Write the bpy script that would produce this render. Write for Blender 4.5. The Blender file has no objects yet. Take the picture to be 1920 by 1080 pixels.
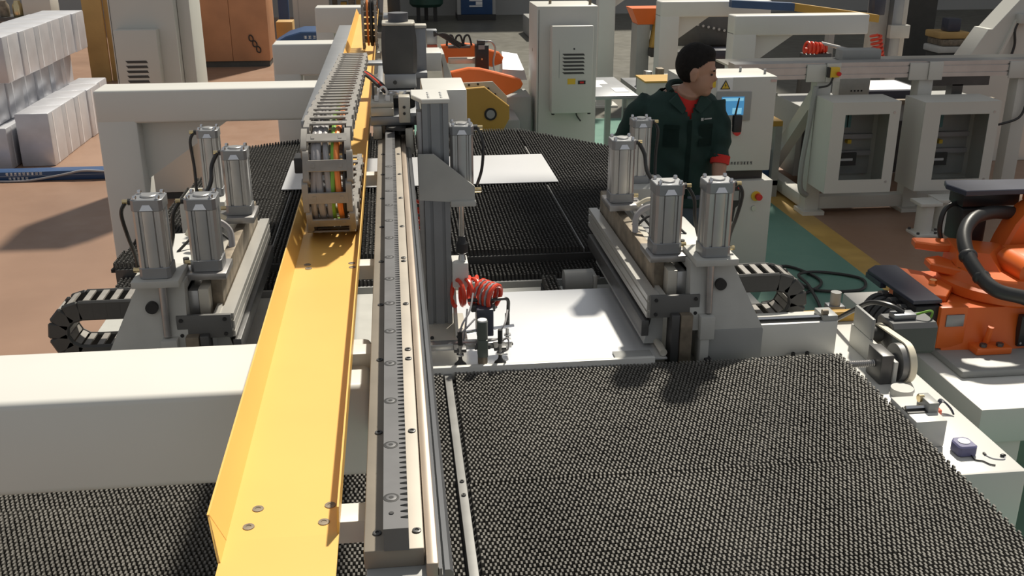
import bpy, bmesh, math, random
from mathutils import Vector, Matrix
random.seed(7)
PI = math.pi
SC = bpy.context.scene
COL = SC.collection

# ------------------------------------------------------------------ camera
cam_d = bpy.data.cameras.new('camera'); cam = bpy.data.objects.new('camera', cam_d); COL.objects.link(cam)
cam_d.sensor_width = 36.0; cam_d.lens = 36.0 * 1900 / 1920
cam_d.clip_start = 0.05; cam_d.clip_end = 200
cam.location = (0, 0, 2.3)
PITCH, YAW = math.radians(20.622), math.radians(6.603)
cam.rotation_euler = (PI/2 - PITCH, 0, -YAW)
SC.camera = cam
# ------------------------------------------------------------------ world, sun, exposure
w = bpy.data.worlds.new('world'); SC.world = w; w.use_nodes = True
bg = w.node_tree.nodes['Background']; bg.inputs[0].default_value = (0.93, 0.96, 1.0, 1); bg.inputs[1].default_value = 0.33
sun_d = bpy.data.lights.new('sun', 'SUN'); sun = bpy.data.objects.new('sun', sun_d); COL.objects.link(sun)
sun_d.energy = 5.4; sun_d.angle = math.radians(3.0); sun_d.color = (1.0, 0.93, 0.80)
sun.rotation_euler = Vector((-0.42, -0.78, -1.15)).to_track_quat('-Z', 'Y').to_euler()
sun.location = (4, 9, 12)
vs = SC.view_settings
vs.view_transform = 'Standard'; vs.look = 'None'; vs.exposure = 0.0; vs.gamma = 1.0; vs.use_curve_mapping = False

# ------------------------------------------------------------------ materials
MATS = {}
def mat(name, col, rough=0.5, metal=0.0, var=0.06, scale=8.0, spec=0.5, bump=0.0, emit=None, coat=0.0):
    if name in MATS: return MATS[name]
    m = bpy.data.materials.new(name); m.use_nodes = True
    nt = m.node_tree; b = nt.nodes['Principled BSDF']
    b.inputs['Roughness'].default_value = rough; b.inputs['Metallic'].default_value = metal
    b.inputs['Specular IOR Level'].default_value = spec; b.inputs['Coat Weight'].default_value = coat
    tc = nt.nodes.new('ShaderNodeTexCoord'); nz = nt.nodes.new('ShaderNodeTexNoise')
    nz.inputs['Scale'].default_value = scale; nz.inputs['Detail'].default_value = 4
    nt.links.new(tc.outputs['Object'], nz.inputs['Vector'])
    rp = nt.nodes.new('ShaderNodeValToRGB')
    rp.color_ramp.elements[0].position = 0.3; rp.color_ramp.elements[1].position = 0.75
    rp.color_ramp.elements[0].color = tuple(max(0, c*(1-var)) for c in col) + (1,)
    rp.color_ramp.elements[1].color = tuple(min(1, c*(1+var)) for c in col) + (1,)
    nt.links.new(nz.outputs['Fac'], rp.inputs['Fac']); nt.links.new(rp.outputs['Color'], b.inputs['Base Color'])
    if bump:
        bp = nt.nodes.new('ShaderNodeBump'); bp.inputs['Strength'].default_value = bump; bp.inputs['Distance'].default_value = 0.01
        nt.links.new(nz.outputs['Fac'], bp.inputs['Height']); nt.links.new(bp.outputs['Normal'], b.inputs['Normal'])
    if emit:
        b.inputs['Emission Color'].default_value = tuple(emit[:3]) + (1,); b.inputs['Emission Strength'].default_value = emit[3]
    MATS[name] = m
    return m
WHITE = mat('white_enamel', (0.66, 0.655, 0.62), 0.38, var=0.03, scale=3)
CREAM = mat('cream_steel', (0.56, 0.53, 0.46), 0.35, 0.25, var=0.08, scale=6)
CABW = mat('cabinet_enamel', (0.60, 0.595, 0.55), 0.42, var=0.03, scale=2)
GREYP = mat('grey_paint', (0.33, 0.335, 0.325), 0.45, var=0.05)
CASTG = mat('cast_grey_paint', (0.50, 0.50, 0.47), 0.5, var=0.06, scale=14)
ALU = mat('aluminium', (0.50, 0.50, 0.495), 0.34, 0.85, var=0.08, scale=10)
ALUD = mat('anodised_aluminium', (0.30, 0.31, 0.325), 0.4, 0.7, var=0.06, scale=10)
SHEET = mat('aluminium_sheet', (0.86, 0.87, 0.89), 0.33, 0.75, var=0.03, scale=2)
RACKS = mat('rack_steel', (0.135, 0.135, 0.14), 0.46, 0.25, var=0.12, scale=16)
RAILC = mat('worn_cream_plate', (0.26, 0.225, 0.18), 0.48, 0.1, var=0.14, scale=9)
RAILE = mat('pale_rail', (0.38, 0.31, 0.245), 0.35, 0.15, var=0.1, scale=9)
STRIP = mat('dull_strip', (0.23, 0.23, 0.225), 0.55, 0.2, var=0.15, scale=12)
STEEL = mat('machined_steel', (0.40, 0.39, 0.385), 0.36, 0.75, var=0.1, scale=22)
DSTEEL = mat('dark_steel', (0.10, 0.10, 0.10), 0.42, 0.5, var=0.15)
RUST = mat('aged_steel', (0.24, 0.20, 0.15), 0.6, 0.4, var=0.4, scale=18)
CHROME = mat('chrome', (0.75, 0.75, 0.76), 0.12, 1.0, var=0.02)
YEL = mat('yellow_enamel', (0.82, 0.49, 0.13), 0.42, var=0.05, scale=3)
YELD = mat('ochre_enamel', (0.52, 0.31, 0.06), 0.45, var=0.06, scale=4)
BLK = mat('black_plastic', (0.022, 0.022, 0.023), 0.45, var=0.1)
DGREY = mat('dark_grey_plastic', (0.050, 0.050, 0.049), 0.5, var=0.12, scale=20)
CHAIN = mat('chain_nylon', (0.27, 0.255, 0.235), 0.45, var=0.15, scale=25)
NAVY = mat('dark_navy_panel', (0.045, 0.05, 0.075), 0.35, var=0.1)
RUBBER = mat('rubber_hose', (0.03, 0.03, 0.03), 0.4, var=0.1)
BRUSHB = mat('brush_base', (0.018, 0.018, 0.018), 0.8, var=0.2)
TUFT = mat('brush_bristle', (0.135, 0.128, 0.115), 0.7, var=0.25, scale=5)
TUFTD = mat('brush_bristle_dark', (0.055, 0.053, 0.05), 0.75, var=0.25, scale=4)
ORANGE = mat('robot_orange', (0.78, 0.155, 0.025), 0.38, var=0.06, scale=4)
REDH = mat('red_hose', (0.70, 0.06, 0.025), 0.35, var=0.1)
REDB = mat('red_button', (0.65, 0.02, 0.02), 0.35, var=0.05)
BLUE = mat('blue_paint', (0.026, 0.070, 0.175), 0.4, var=0.1)
WOOD = mat('plywood', (0.50, 0.25, 0.13), 0.6, var=0.15, scale=2.5)
CARD = mat('cardboard', (0.50, 0.32, 0.12), 0.7, var=0.15, scale=3)
FOIL = mat('silver_wrap', (0.60, 0.61, 0.65), 0.36, 0.35, var=0.1, scale=5, bump=0.15)
GREYC = mat('grey_cable', (0.34, 0.33, 0.34), 0.45)
ORC = mat('orange_cable', (0.85, 0.25, 0.05), 0.4)
GRC = mat('green_cable', (0.20, 0.42, 0.05), 0.4)
BELT = mat('cream_belt', (0.72, 0.66, 0.52), 0.55)
BRASS = mat('brass', (0.72, 0.58, 0.33), 0.25, 1.0)
SKIN = mat('skin', (0.42, 0.235, 0.16), 0.5, var=0.06, scale=20)
HAIR = mat('black_hair', (0.010, 0.008, 0.007), 0.7, var=0.3, scale=60, bump=0.4, spec=0.2)
JACKET = mat('dark_green_cotton', (0.011, 0.036, 0.029), 0.85, var=0.2, scale=14, bump=0.25)
TROUSER = mat('grey_blue_denim', (0.10, 0.12, 0.15), 0.85, var=0.2, scale=14)
REDT = mat('red_tshirt', (0.60, 0.025, 0.018), 0.8, var=0.08)
PRINT = mat('dark_print', (0.06, 0.06, 0.06), 0.6)
WPRINT = mat('white_print', (0.75, 0.75, 0.75), 0.6)
YPRINT = mat('yellow_print', (0.75, 0.50, 0.04), 0.5)
SCRN = mat('screen_blue', (0.05, 0.20, 0.35), 0.3, emit=(0.06, 0.32, 0.62, 0.55))
SCRL = mat('screen_pale', (0.2, 0.5, 0.65), 0.3, emit=(0.25, 0.62, 0.85, 0.6))
WALLM = mat('wall_paint', (0.40, 0.40, 0.385), 0.8, var=0.05, scale=0.6)
DARKW = mat('dark_column_paint', (0.07, 0.07, 0.065), 0.7, var=0.1)
DGREEN = mat('dark_green_drum', (0.02, 0.07, 0.05), 0.5)
PAPER = mat('paper', (0.8, 0.8, 0.8), 0.6)
def glass_mat():
    m = bpy.data.materials.new('tinted_glass'); m.use_nodes = True
    b = m.node_tree.nodes['Principled BSDF']; b.inputs['Base Color'].default_value = (0.86, 0.88, 0.88, 1)
    b.inputs['Roughness'].default_value = 0.05; b.inputs['Transmission Weight'].default_value = 1.0; b.inputs['IOR'].default_value = 1.1
    return m
GLASS = glass_mat()
def floor_mat():
    m = bpy.data.materials.new('painted_concrete'); m.use_nodes = True
    nt = m.node_tree; N = nt.nodes; L = nt.links; b = N['Principled BSDF']
    tc = N.new('ShaderNodeTexCoord'); sp = N.new('ShaderNodeSeparateXYZ'); geo = N.new('ShaderNodeNewGeometry'); L.new(geo.outputs['Position'], sp.inputs[0])
    def cmp(op, v, out='X'):
        n = N.new('ShaderNodeMath'); n.operation = op; L.new(sp.outputs[out], n.inputs[0]); n.inputs[1].default_value = v; return n
    def mul(a, c):
        n = N.new('ShaderNodeMath'); n.operation = 'MULTIPLY'; L.new(a.outputs[0], n.inputs[0]); L.new(c.outputs[0], n.inputs[1]); return n
    green = mul(mul(cmp('GREATER_THAN', 0.2), cmp('LESS_THAN', 3.07)), cmp('LESS_THAN', 11.5, 'Y'))
    line = mul(mul(cmp('GREATER_THAN', 3.07), cmp('LESS_THAN', 3.27)), cmp('LESS_THAN', 11.5, 'Y'))
    def noise(s, d=5):
        n = N.new('ShaderNodeTexNoise'); n.inputs['Scale'].default_value = s; n.inputs['Detail'].default_value = d; L.new(tc.outputs['Object'], n.inputs['Vector']); return n
    n1 = noise(0.7); n2 = noise(6.0)
    def ramp(a, c, src):
        r = N.new('ShaderNodeValToRGB'); r.color_ramp.elements[0].position = 0.3; r.color_ramp.elements[1].position = 0.7
        r.color_ramp.elements[0].color = a + (1,); r.color_ramp.elements[1].color = c + (1,); L.new(src.outputs['Fac'], r.inputs['Fac']); return r
    brown = ramp((0.24, 0.145, 0.098), (0.33, 0.205, 0.14), n1)
    grn = ramp((0.105, 0.235, 0.185), (0.15, 0.305, 0.245), n1)
    gry = ramp((0.105, 0.10, 0.082), (0.135, 0.13, 0.105), n1)
    far = mul(cmp('GREATER_THAN', -0.6), cmp('GREATER_THAN', 11.5, 'Y'))
    yel = ramp((0.42, 0.26, 0.07), (0.56, 0.36, 0.10), n2)
    def mix(f, a, c):
        n = N.new('ShaderNodeMix'); n.data_type = 'RGBA'; L.new(f.outputs[0], n.inputs[0]); L.new(a, n.inputs[6]); L.new(c, n.inputs[7]); return n.outputs[2]
    c1 = mix(green, brown.outputs['Color'], grn.outputs['Color']); c2 = mix(line, c1, yel.outputs['Color'])
    c3 = mix(far, c2, gry.outputs['Color']); L.new(c3, b.inputs['Base Color'])
    r = N.new('ShaderNodeMapRange'); r.inputs[3].default_value = 0.28; r.inputs[4].default_value = 0.5
    L.new(n2.outputs['Fac'], r.inputs[0]); L.new(r.outputs[0], b.inputs['Roughness'])
    return m
FLOORM = floor_mat()

# ------------------------------------------------------------------ geometry helpers
MIR = None          # when set to m, x becomes 2m - x
def box(bm, x0, x1, y0, y1, z0, z1, bev=0.0, seg=2):
    vs = [bm.verts.new(p) for p in ((x0,y0,z0),(x1,y0,z0),(x1,y1,z0),(x0,y1,z0),(x0,y0,z1),(x1,y0,z1),(x1,y1,z1),(x0,y1,z1))]
    fs = [bm.faces.new([vs[i] for i in f]) for f in ((3,2,1,0),(4,5,6,7),(0,1,5,4),(1,2,6,5),(2,3,7,6),(3,0,4,7))]
    if bev:
        es = list({e for f in fs for e in f.edges})
        bmesh.ops.bevel(bm, geom=es, offset=bev, segments=seg, profile=0.5, affect='EDGES')
    return bm
def hull(bm, lo, hi):
    """loft between two polygons of equal count (lists of 3-D points)"""
    a = [bm.verts.new(p) for p in lo]; b = [bm.verts.new(p) for p in hi]; n = len(a)
    bm.faces.new(a[::-1]); bm.faces.new(b)
    for i in range(n): bm.faces.new((a[i], a[(i+1) % n], b[(i+1) % n], b[i]))
    return bm
def prism(bm, pts, axis, a, b, bev=0.0):
    def P(p, t): return {'x': (t, p[0], p[1]), 'y': (p[0], t, p[1]), 'z': (p[0], p[1], t)}[axis]
    lo = [bm.verts.new(P(p, a)) for p in pts]; hi = [bm.verts.new(P(p, b)) for p in pts]; n = len(pts)
    fs = [bm.faces.new(lo[::-1]), bm.faces.new(hi)]
    for i in range(n): fs.append(bm.faces.new((lo[i], lo[(i+1) % n], hi[(i+1) % n], hi[i])))
    bmesh.ops.recalc_face_normals(bm, faces=fs)
    if bev: bmesh.ops.bevel(bm, geom=list(fs[0].edges)+list(fs[1].edges), offset=bev, segments=1, affect='EDGES')
    return bm
def frame_of(d):
    d = d.normalized(); u = Vector((0,0,1)) if abs(d.z) < 0.9 else Vector((1,0,0))
    a = d.cross(u).normalized(); return a, d.cross(a).normalized()
def cyl(bm, p0, p1, r0, r1=None, n=16):
    p0, p1 = Vector(p0), Vector(p1); r1 = r0 if r1 is None else r1
    a, c = frame_of(p1-p0)
    A = [bm.verts.new(p0 + (a*math.cos(2*PI*i/n) + c*math.sin(2*PI*i/n))*r0) for i in range(n)]
    B = [bm.verts.new(p1 + (a*math.cos(2*PI*i/n) + c*math.sin(2*PI*i/n))*r1) for i in range(n)]
    fs = [bm.faces.new(A[::-1]), bm.faces.new(B)]
    for i in range(n): fs.append(bm.faces.new((A[i], A[(i+1) % n], B[(i+1) % n], B[i])))
    bmesh.ops.recalc_face_normals(bm, faces=fs)
    return bm
def lathe(bm, prof, c, axis=(0,0,1), n=20):
    ax = Vector(axis).normalized(); a, d = frame_of(ax); c = Vector(c); rings = []
    for r, h in prof:
        rings.append([bm.verts.new(c + ax*h + (a*math.cos(2*PI*i/n) + d*math.sin(2*PI*i/n))*max(r, 1e-4)) for i in range(n)])
    fs = [bm.faces.new(rings[0][::-1]), bm.faces.new(rings[-1])]
    for q in range(len(rings)-1):
        for i in range(n): fs.append(bm.faces.new((rings[q][i], rings[q][(i+1) % n], rings[q+1][(i+1) % n], rings[q+1][i])))
    bmesh.ops.recalc_face_normals(bm, faces=fs)
    return bm
def spline(pts, k=6):
    pts = [Vector(p) for p in pts]; out = []
    for i in range(len(pts)-1):
        p0 = pts[max(i-1, 0)]; p1 = pts[i]; p2 = pts[i+1]; p3 = pts[min(i+2, len(pts)-1)]
        for j in range(k):
            t = j/k; out.append(0.5*((2*p1) + (p2-p0)*t + (2*p0-5*p1+4*p2-p3)*t*t + (3*p1-p0-3*p2+p3)*t**3))
    return out + [pts[-1]]
def tube(bm, pts, r, n=8, k=6, rad=None):
    P = spline(pts, k) if k > 1 else [Vector(p) for p in pts]; rings = []; up = None
    for i, p in enumerate(P):
        d = (P[min(i+1, len(P)-1)] - P[max(i-1, 0)]).normalized()
        if up is None: a, c = frame_of(d)
        else:
            a = (up - d*up.dot(d)).normalized(); c = d.cross(a)
        up = a; rr = r if rad is None else rad[min(int(i/len(P)*len(rad)), len(rad)-1)]
        rings.append([bm.verts.new(p + (a*math.cos(2*PI*j/n) + c*math.sin(2*PI*j/n))*rr) for j in range(n)])
    fs = [bm.faces.new(rings[0][::-1]), bm.faces.new(rings[-1])]
    for q in range(len(rings)-1):
        for j in range(n): fs.append(bm.faces.new((rings[q][j], rings[q][(j+1) % n], rings[q+1][(j+1) % n], rings[q+1][j])))
    bmesh.ops.recalc_face_normals(bm, faces=fs)
    return bm
def ell(bm, c, rx, ry, rz, u=20, v=14, rot=None):
    m = Matrix.Translation(c) @ (rot or Matrix.Identity(4)) @ Matrix.Diagonal((rx, ry, rz, 1))
    bmesh.ops.create_uvsphere(bm, u_segments=u, v_segments=v, radius=1.0, matrix=m); return bm
NB = bmesh.new
W = {}
def link(o, world, parent):
    COL.objects.link(o); W[o.name] = Vector(world)
    if parent is not None:
        o.parent = parent; o.location = Vector(world) - W[parent.name]
    else: o.location = world
def obj(name, bm, m, parent=None, smooth=0.6):
    if MIR is not None:
        for v in bm.verts: v.co.x = 2*MIR - v.co.x
        bmesh.ops.reverse_faces(bm, faces=bm.faces[:])
    me = bpy.data.meshes.new(name)
    lo = Vector((min(v.co.x for v in bm.verts), min(v.co.y for v in bm.verts), min(v.co.z for v in bm.verts)))
    hi = Vector((max(v.co.x for v in bm.verts), max(v.co.y for v in bm.verts), max(v.co.z for v in bm.verts)))
    c = (lo+hi)/2; c.z = lo.z
    for v in bm.verts: v.co -= c
    bm.to_mesh(me); bm.free(); me.materials.append(m)
    if smooth:
        me.shade_smooth(); me.set_sharp_from_angle(angle=smooth)
    o = bpy.data.objects.new(name, me); link(o, c, parent); return o
def tag(o, label, cat, group=None, kind=None):
    o['label'] = label; o['category'] = cat
    if group: o['group'] = group
    if kind: o['kind'] = kind
    return o
def thing(name, label, cat, loc=(0,0,0), group=None):
    if MIR is not None: loc = (2*MIR-loc[0], loc[1], loc[2])
    o = bpy.data.objects.new(name, None); o.empty_display_size = 0.1; link(o, loc, None); return tag(o, label, cat, group)
def struct(name, bm, m, label):
    o = obj(name, bm, m); o['kind'] = 'structure'; o['label'] = label; return o
def inst(name, src, loc, parent, rot=None):
    if MIR is not None: loc = (2*MIR-loc[0], loc[1], loc[2])
    o = bpy.data.objects.new(name, src.data); link(o, loc, parent)
    if rot: o.rotation_euler = rot
    return o
def bx(name, m, parent, *a, **k): return obj(name, box(NB(), *a, **k), m, parent)
def cy(name, m, parent, *a, **k): return obj(name, cyl(NB(), *a, **k), m, parent)
def tb(name, m, parent, *a, **k): return obj(name, tube(NB(), *a, **k), m, parent)
def bolt(name, parent, p, r=0.005, h=0.004, axis=(0,0,1), m=None):
    b = NB(); lathe(b, [(r, 0), (r, h*0.8), (r*0.85, h), (r*0.5, h), (r*0.5, h*0.4), (0.0002, h*0.4)], p, axis, 12)
    return obj(name, b, m or DSTEEL, parent)

# ------------------------------------------------------------------ setting
struct('floor', box(NB(), -14, 22, -2, 26, -0.1, 0), FLOORM, 'painted concrete floor, brown with a green aisle and yellow line')
wb = struct('wall_back', box(NB(), -14, 22, 23.6, 23.9, 0, 5.0), WALLM, 'pale grey back wall of the hall')
o = bx('column', DARKW, wb, 8.1, 8.55, 15.6, 16.0, 0, 4.5)
bpy.data.objects.remove(o)
ce = struct('sun_blocker', box(NB(), 4.7, 22, 9.4, 12.5, 7.0, 7.1), WALLM, 'unseen overhead panel added to keep the sun off the back right')  # hovering panels added out of view, only to block sun
bx('shade_panel', WALLM, ce, 7.6, 22, 16.6, 26.5, 7.0, 7.1)  # added to shade the far right floor
bx('shade_panel', WALLM, ce, 2.7, 4.5, 7.7, 9.3, 7.0, 7.1)  # added to shade the man and the far table's right part
tag(bx('steel_column', DARKW, None, 8.1, 8.55, 15.6, 16.0, 0, 4.5, bev=0.02), 'dark grey building column standing before the back wall', 'column')

# ------------------------------------------------------------------ machine bed under the sheet and the clamp units
bed = thing('machine_bed', 'white steel machine bed carrying the clamp units and the belt drive', 'machine bed', (0.13, 3.4, 0))
bx('bed_plate', CASTG, bed, -1.12, 1.40, 2.965, 3.86, 0.60, 0.8395, bev=0.006)
bx('side_wing', WHITE, bed, 1.445, 1.69, 2.25, 3.46, 0.55, 0.85, bev=0.012)
for lx in (-1.0, 1.30): 
    for ly in (3.05, 3.75): bx('leg', WHITE, bed, lx-0.05, lx+0.05, ly-0.05, ly+0.05, 0, 0.60)
bx('leg', WHITE, bed, 1.56, 1.67, 2.28, 2.40, 0, 0.56); bx('leg', WHITE, bed, 1.56, 1.67, 3.3, 3.42, 0, 0.56)
bx('wing_bracket', WHITE, bed, 1.40, 1.445, 2.97, 3.45, 0.62, 0.845, bev=0.004)

# ------------------------------------------------------------------ brush tables
def tufts(name, pts, parent, zb, zt, rb, rt, m, jit=0.0012, ry=None):
    ry = ry or rt; yb = max(rb, ry)
    verts, faces = [], []
    for x, y in pts:
        i = len(verts); jx = random.uniform(-jit, jit); jy = random.uniform(-jit, jit); dz = random.uniform(-0.0015, 0.0015)
        verts += [(x-rb,y-yb,zb),(x+rb,y-yb,zb),(x+rb,y+yb,zb),(x-rb,y+yb,zb),(x+jx-rt,y+jy-ry,zt+dz),(x+jx+rt,y+jy-ry,zt+dz),(x+jx+rt,y+jy+ry,zt+dz),(x+jx-rt,y+jy+ry,zt+dz)]
        faces += [(i+4,i+5,i+6,i+7),(i,i+1,i+5,i+4),(i+1,i+2,i+6,i+5),(i+2,i+3,i+7,i+6),(i+3,i,i+4,i+7)]
    me = bpy.data.meshes.new(name); me.from_pydata(verts, [], faces); me.materials.append(m)
    o = bpy.data.objects.new(name, me); link(o, (0,0,0), parent); o['kind'] = 'stuff'; return o
nt_ = thing('near_brush_table', 'black bristle brush table with aluminium joint strip below the rack end', 'brush table', (0.1, 2.0, 0))
def grid(x0, x1, y0, y1, a, b, stag):
    out = []; j = 0; y = y0 + b/2
    while y < y1:
        x = x0 + a/2 + (a/2 if (stag and j % 2) else 0)
        while x < x1: out.append((x, y)); x += a
        y += b; j += 1
    return out
for (x0, x1) in ((-1.25, 0.118), (0.146, 1.425)):
    for (y0, y1) in ((1.35, 2.2375), (2.2395, 2.895)):
        p = bx('brush_panel', BRUSHB, nt_, x0, x1, y0, y1, 0.885, 0.90)
        up = y0 > 2; dd = 0.0025 if up else 0.0
        rows = [(x+dd, y if up else y0+y1-y) for x, y in grid(x0+0.003, x1-0.003, y0, y1, 0.0115, 0.0135, True)]
        tufts('bristles', rows, p, 0.899, 0.925, 0.0030, 0.0024, TUFT, 0.0008, 0.0052)
bx('joint_strip', STRIP, nt_, 0.121, 0.143, 1.35, 2.90, 0.895, 0.921, bev=0.001)
for y in (2.19, 2.255): bolt('bolt', nt_, (0.132, y, 0.921), 0.006, 0.004)
bx('table_frame', GREYP, nt_, -1.25, 1.425, 1.35, 2.90, 0.80, 0.885)
bx('edge_strip', WHITE, nt_, -1.25, 0.80, 2.899, 2.915, 0.86, 0.943, bev=0.002)
for lx in (-1.15, 1.33):
    for ly in (1.45, 2.8): bx('leg', GREYP, nt_, lx-0.04, lx+0.04, ly-0.04, ly+0.04, 0, 0.80)
ft = thing('far_brush_table', 'wide black bristle brush table lying beyond the gripper and clamp units', 'brush table', (0.1, 5.2, 0))
FP = [(-1.19, 4.10), (1.13, 4.10), (1.31, 6.05), (0.80, 6.62), (-0.35, 6.58), (-1.02, 6.22)]
def inside(x, y, P):
    c = False; n = len(P)
    for i in range(n):
        (xa, ya), (xb, yb) = P[i], P[(i+1) % n]
        if (ya > y) != (yb > y) and x < (xb-xa)*(y-ya)/(yb-ya)+xa: c = not c
    return c
def clip_panel(x0, x1, y0, y1):
    # rectangle clipped by the table outline (sutherland-hodgman against a convex outline)
    poly = [(x0,y0),(x1,y0),(x1,y1),(x0,y1)]; n = len(FP)
    for i in range(n):
        a, b = FP[i], FP[(i+1) % n]; out = []
        f = lambda p: (b[0]-a[0])*(p[1]-a[1]) - (b[1]-a[1])*(p[0]-a[0])
        for j in range(len(poly)):
            p, q = poly[j], poly[(j+1) % len(poly)]; fp, fq = f(p), f(q)
            if fp >= 0: out.append(p)
            if (fp >= 0) != (fq >= 0):
                t = fp/(fp-fq); out.append((p[0]+(q[0]-p[0])*t, p[1]+(q[1]-p[1])*t))
        poly = out
        if len(poly) < 3: return None
    return poly
for (x0, x1) in ((-1.2, -0.556), (-0.550, 0.12), (0.126, 0.786), (0.792, 1.37)):
    for (y0, y1) in ((4.10, 5.03), (5.036, 6.65)):
        poly = clip_panel(x0, x1, y0, y1)
        if not poly: continue
        p = obj('brush_panel', prism(NB(), poly, 'z', 0.885, 0.90), BRUSHB, ft)
        tufts('bristles', [q for q in grid(x0, x1, y0, y1, 0.0165, 0.0165, False) if inside(q[0], q[1], FP)], p, 0.899, 0.925, 0.0048, 0.0034, TUFTD)
for x in (-0.553, 0.123, 0.789): bx('joint_strip', STRIP, ft, x-0.0028, x+0.0028, 4.10, 6.1, 0.89, 0.917)
p = bx('step_panel', BRUSHB, ft, -1.15, 0.90, 3.915, 4.085, 0.83, 0.845)
tufts('bristles', grid(-1.15, 0.90, 3.92, 4.085, 0.0165, 0.0165, False), p, 0.844, 0.872, 0.0048, 0.0034, TUFTD)
bx('front_rail', DSTEEL, ft, -1.17, 1.12, 4.088, 4.104, 0.78, 0.90)
bx('step_rail', GREYP, ft, -1.16, 0.91, 3.90, 3.916, 0.72, 0.85)
obj('table_frame', prism(NB(), [(-1.12,4.12),(1.08,4.12),(1.25,6.0),(0.77,6.52),(-0.33,6.48),(-0.96,6.15)], 'z', 0.74, 0.885), GREYP, ft)
bx('cross_member', GREYP, ft, -1.0, 0.9, 3.95, 4.05, 0.66, 0.72)
for (lx, ly) in ((-1.0, 4.2), (1.0, 4.2), (-0.8, 6.0), (1.1, 5.7)): bx('leg', GREYP, ft, lx-0.045, lx+0.045, ly-0.045, ly+0.045, 0, 0.74)

# ------------------------------------------------------------------ sheets
sh = obj('aluminium_sheet', box(NB(), 0.02, 0.845, 2.918, 3.575, 0.926, 0.930), SHEET); tag(sh, 'bright aluminium sheet lying flat under the gripper, between both clamp units', 'metal sheet')
sh = obj('aluminium_sheet', box(NB(), -0.60, 0.85, 5.185, 5.83, 0.9275, 0.9315), SHEET); tag(sh, 'aluminium sheet resting on the far brush table', 'metal sheet')
sp_ = thing('sheet_support', 'low steel support rails under the bright aluminium sheet', 'support', (0.4, 3.2, 0.84))
for x in (0.15, 0.45, 0.75): bx('support_rail', DSTEEL, sp_, x-0.02, x+0.02, 2.97, 3.55, 0.84, 0.926)

dm = thing('roller_motor', 'small grey geared motor between the bright sheet and the far brush table', 'motor', (0.70, 3.74, 0.84))
cy('motor', GREYP, dm, (0.64, 3.74, 0.905), (0.75, 3.74, 0.905), 0.045, n=18); bx('gearbox', CASTG, dm, 0.75, 0.77, 3.70, 3.80, 0.841, 0.935, bev=0.008); cy('shaft', STEEL, dm, (0.77, 3.74, 0.91), (0.785, 3.74, 0.91), 0.012, n=10)
bs = thing('brush_block', 'small black brush block behind the bright sheet', 'brush', (0.60, 3.75, 0.84)); bk_ = bx('block', BRUSHB, bs, 0.56, 0.62, 3.64, 3.82, 0.841, 0.87)
tufts('bristles', grid(0.56, 0.62, 3.64, 3.82, 0.015, 0.015, False), bk_, 0.869, 0.905, 0.0045, 0.0035, TUFTD)
lb = thing('limit_switch', 'small grey twin block on the far brush table beside the drag chain', 'switch', (-0.20, 6.3, 0.93))
bx('base', BLK, lb, -0.245, -0.165, 6.36, 6.46, 0.9275, 0.965, bev=0.003)
for x in (-0.243, -0.202): bx('block', ALUD, lb, x, x+0.036, 6.36, 6.46, 0.9655, 0.99, bev=0.003)
# ------------------------------------------------------------------ gantry frames
def gantry(label, xl, xr, y0, d, zt, leg_w, h, leg_y=None, group=None, gus=0.42, m=None):
    m = m or WHITE
    g = thing('gantry_frame', label, 'gantry', (xl+leg_w/2, y0+d/2, 0), group)
    bx('arm', m, g, xl, xr, y0, y0+d, zt-h, zt, bev=0.014, seg=3)
    bx('leg', m, g, xl, xl+leg_w, y0+0.001, y0+d-0.001, 0.02, zt-h+0.03, bev=0.012, seg=2)
    if gus:
        obj('gusset', prism(NB(), [(xl+leg_w-0.01, zt-h+0.01), (xl+leg_w+gus, zt-h+0.01), (xl+leg_w-0.01, zt-h-gus*0.68)], 'y', y0+d*0.45, y0+d*0.7), m, g)
    bx('foot_plate', m, g, xl-0.06, xl+leg_w+0.06, y0-0.05, y0+d+0.05, 0, 0.025)
    return g
gantry('thick white steel arm running from the yellow tray over the brush table', -1.75, -0.06, 1.556, 0.212, 1.545, 0.2, 0.175, gus=0.3)
gantry('white steel gantry frame with gusset over the left end of the far brush table', -1.345, -0.06, 4.74, 0.20, 1.528, 0.178, 0.152)

# ------------------------------------------------------------------ rail beam with rack
rb = thing('rack_rail_beam', 'long cream rail beam with a bolted steel gear rack on top', 'rail beam', (0, 3.0, 1.44))
bx('beam_body', GREYP, rb, -0.055, 0.040, 0.985, 9.0, 1.455, 1.575, bev=0.003)
bx('top_plate', RAILC, rb, -0.057, 0.0135, 1.005, 9.0, 1.575, 1.600, bev=0.002)
bx('edge_rail', RAILE, rb, 0.0145, 0.029, 0.985, 9.0, 1.560, 1.592, bev=0.003)
prof = [(0.029,1.54),(0.046,1.54),(0.046,1.556),(0.043,1.558),(0.043,1.563),(0.046,1.565),(0.046,1.578),(0.042,1.582),(0.036,1.582),(0.036,1.574),(0.033,1.574),(0.033,1.584),(0.029,1.584)]
obj('guide_profile', prism(NB(), prof, 'y', 0.985, 9.0), mat('guide_aluminium', (0.20, 0.205, 0.215), 0.3, 0.7), rb)
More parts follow.
